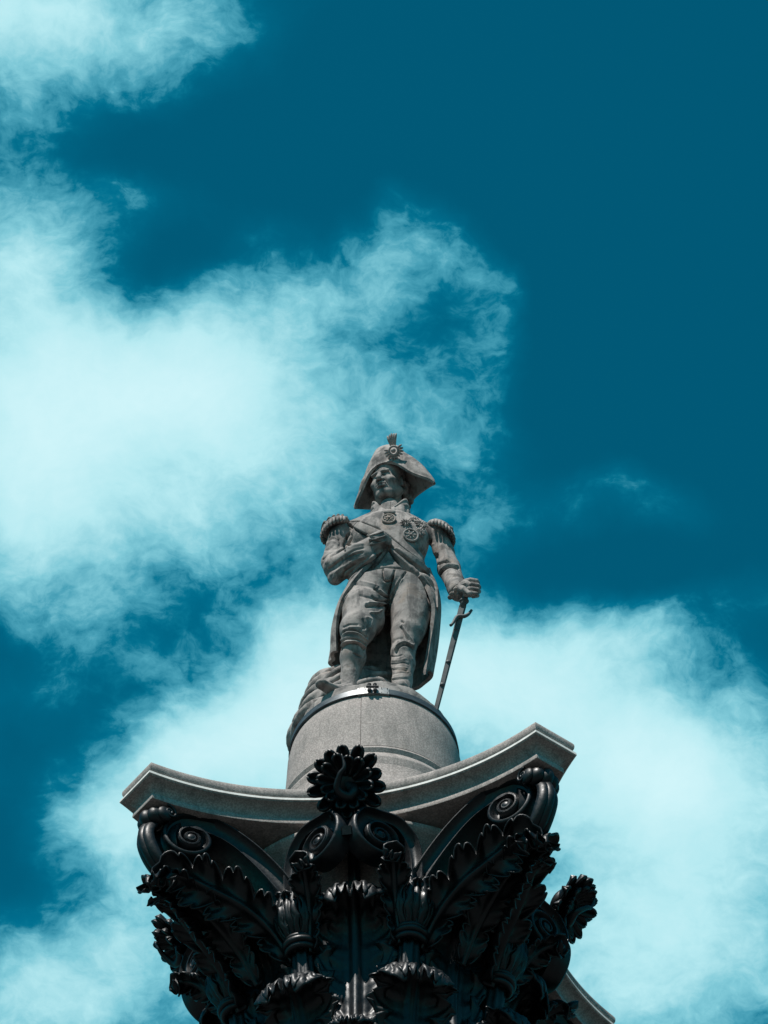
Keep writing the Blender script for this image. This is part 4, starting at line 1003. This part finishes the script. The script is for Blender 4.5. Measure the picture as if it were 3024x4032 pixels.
# ---- medals and stars, each set on the cloth where it is seen
def medal(px, py, r, rays, name='medal', ring=True, tilt=0.3):
    p, n_ = stick(px, py)
    if p is None: return
    n_ = norm(n_*.8+norm(np.array((0, -1, -.15)))*.6); R = frame(n_); g = Geo(); t_ = np.linspace(0, 2*math.pi, 29)
    if ring: g.add(*tube(np.array([p+R@np.array((r*math.cos(t), r*math.sin(t), .02)) for t in t_]), r*.16, 8, cap=False))
    V, F = ball((0, 0, 0), (r*.95, r*.95, .022), 8, 24); g.add(V@R.T+p+n_*.008, F)
    o = g.make(name, M_STATUE, statue)
    for k in range(rays):
        t = 2*math.pi*k/rays+.2; r0 = r*.25 if ring else r*.3; r1 = r*.80 if ring else r*(1.35 if k % 2 else 1.12)
        V, F = tube([p+R@np.array((r0*math.cos(t), r0*math.sin(t), .03)), p+R@np.array((r1*math.cos(t), r1*math.sin(t), .024))], [r*.10, r*.14 if not ring else r*.08], 6)
        obj('medal_ray', mesh('medal_ray', V, F, M_STATUE), o)
    V, F = ball((0, 0, 0), (r*.22, r*.22, .025), 6, 10); V = V@R.T+p+n_*.03; obj('medal_boss', mesh('medal_boss', V, F, M_STATUE), o)
    return o
for pts in (((556,356),(620,340),(684,318)), ((570,394),(634,377),(700,356)), ((582,431),(644,415),(708,394))):
    Q = []
    for q in resample(np.array(pts, float), 9):
        p, n_ = stick(*sheet_pts(2, [q])[0])
        if p is not None: Q.append(p+norm(n_)*.006)
    if len(Q) > 3:
        V, F = tube(Q, .011, 7); o = obj('cuff_loop', mesh('cuff_loop', V, F, M_STATUE), statue)
        V, F = ball(Q[0]+np.array((0, -.008, 0)), .022, 8, 12); obj('cuff_button', mesh('cuff_button', V, F, M_STATUE), o)
def q2(x, y): return sheet_pts(2, [(x, y)])[0]
medal(*q2(732, 214), .086, 8); medal(*q2(922, 356), .096, 7); medal(*q2(1003, 330), .062, 14, 'order_star', False); medal(*q2(880, 246), .06, 10, 'order_star', False); medal(*q2(1010, 262), .075, 12, 'order_star', False); medal(*q2(955, 222), .055, 10, 'order_star', False)
p, n_ = stick(*q2(738, 158))
if p is not None:
    R = frame(norm(n_*.5+np.array((0, -1, .1)))); V, F = ball((0, 0, 0), (.085, .05, .03), 8, 18); obj('neck_clasp', mesh('neck_clasp', V@R.T+p+n_*.02, F, M_STATUE), statue)
    g = Geo()
    for k in range(5): g.add(*ball(p+R@np.array(((k-2)*.018, .04+.008*(k % 2), .02)), .015, 6, 8))
    tag(g.make('clasp_knots', M_STATUE, statue), kind='stuff')
# frill of the cuff
g = Geo()
for k in range(11):
    t = k/10; x, y = 1772+t*50, 2352-t*62; g.add(*ball(B(x+4*math.sin(k*2), y, -.30+.06*math.cos(k*1.7)), (.035, .04, .03), 6, 8))
tag(g.make('cuff_frill', M_STATUE, statue), kind='stuff')
# ---- sword held point down on the drum
tip = at(1716, 2797, -.60); top_ = B(1842, 2310, -.38); ax = norm(tip-top_)
lenS = np.linalg.norm(tip-top_); xs = norm(np.cross(ax, (0, 1, .2))); ys = np.cross(ax, xs)
g = Geo(); n = 26; V = []; ts = np.linspace(.16, 1, n)
for t in ts:
    w_ = .050-.018*t; d_ = .028-.008*t; C_ = top_+ax*lenS*t+.010*ys*math.sin(t*5)
    V.append([C_+xs*w_*a+ys*d_*b for a, b in ((-1, 0), (-.55, -1), (-.1, -.55), (.1, -.55), (.55, -1), (1, 0), (.55, 1), (-.55, 1))])
V = np.array(V).reshape(-1, 3); F = grid_faces(n, 8, 0, closed_m=True)+[(7, 6, 5, 4, 3, 2, 1, 0), tuple((n-1)*8+j for j in range(8))]
g.add(V, F); sword = g.make('sword', M_SWORD, None, smooth=False)
tag(sword, 'slim dark sword held point down in the hand of the stone officer', 'sword')
for t in (.62, .80, .36):
    C_ = top_+ax*lenS*t; V, F = tube([C_-ax*.02, C_+ax*.02], .048-.016*t, 8); obj('scabbard_ring', mesh('scabbard_ring', V, F, M_SWORD), sword)
V, F = tube([top_+ax*.10, top_+ax*lenS*.18], [.04, .045], 10); obj('hilt', mesh('hilt', V, F, M_SWORD), sword)
V, F = ball(top_+ax*lenS*.12, (.065, .055, .035), 10, 16); obj('guard_shell', mesh('guard_shell', V, F, M_SWORD), sword)
Q = resample([at(*sheet_pts(3, [q])[0], Y0-.33) for q in ((1292,545),(1310,530),(1345,478),(1375,468),(1405,470),(1440,452),(1466,420))], 24)
V, F = tube(Q, np.interp(np.linspace(0, 1, 24), [0, .1, .4, .6, 1], [.020, .019, .028, .028, .018]), 8); obj('crossguard', mesh('crossguard', V, F, M_SWORD), sword)
# ---- rope: coils of a heavy cable heaped behind the heels
cable = empty('cable_coil', (0, 0, 0), 0, statue)
for k, (rx_, ry_, zz, sl_) in enumerate(((.70, .60, .06, .34), (.67, .54, .30, .46), (.58, .46, .54, .56), (.44, .36, .78, .62), (.24, .24, 1.0, .5))):
    cx, cy = -1.0+rx_+.065*k, -.06
    t_ = np.linspace(0, 2*math.pi, 121); Q = np.array([(cx+rx_*math.cos(t), cy+ry_*math.sin(t), ZT+.12+zz+sl_*(math.cos(t)+1)*.5*rx_) for t in t_])
    ln = 2*math.pi*.5*(rx_+ry_); V, F = tube(Q, .108, 24, lobes=3, amp=.22, twist=2*math.pi*round(ln/1.5)/ln, cap=False)
    obj('rope_turn', mesh('rope_turn', V, F, M_STATUE), cable)
# ---- rough stone bed of the figure on the drum
b_ = Clay((-1.15, -1.15, ZT-.22), (1.15, 1.15, ZT+.32), .02)
sl, X, Y, Z = b_.win((-2, -2, 0), (2, 2, 99), 0)
ang = np.arctan2(X, -Y); rad = np.sqrt(X*X+Y*Y); rr = 1.02+.012*np.sin(ang*5)+.008*np.sin(ang*13+1)
hh = .215+.010*np.sin(X*9)*np.cos(Y*7)-.015*sstep(ang, .42, .70)*(1-sstep(ang, 2.2, 2.6))-.06*sstep(-ang, .75, .95)*(1-sstep(-ang, 2.0, 2.4))
b_.F = np.maximum(rad-rr+.25*(Z-ZT)*.3, np.maximum(Z-(ZT+hh), ZT-.15-Z)).astype(np.float32)*np.ones(b_.n, np.float32)
v_, f_ = b_.skin(); v_ = smooth(v_, f_, 1, .5); obj('stone_bed', mesh('stone_bed', v_, f_, M_STATUE), statue)
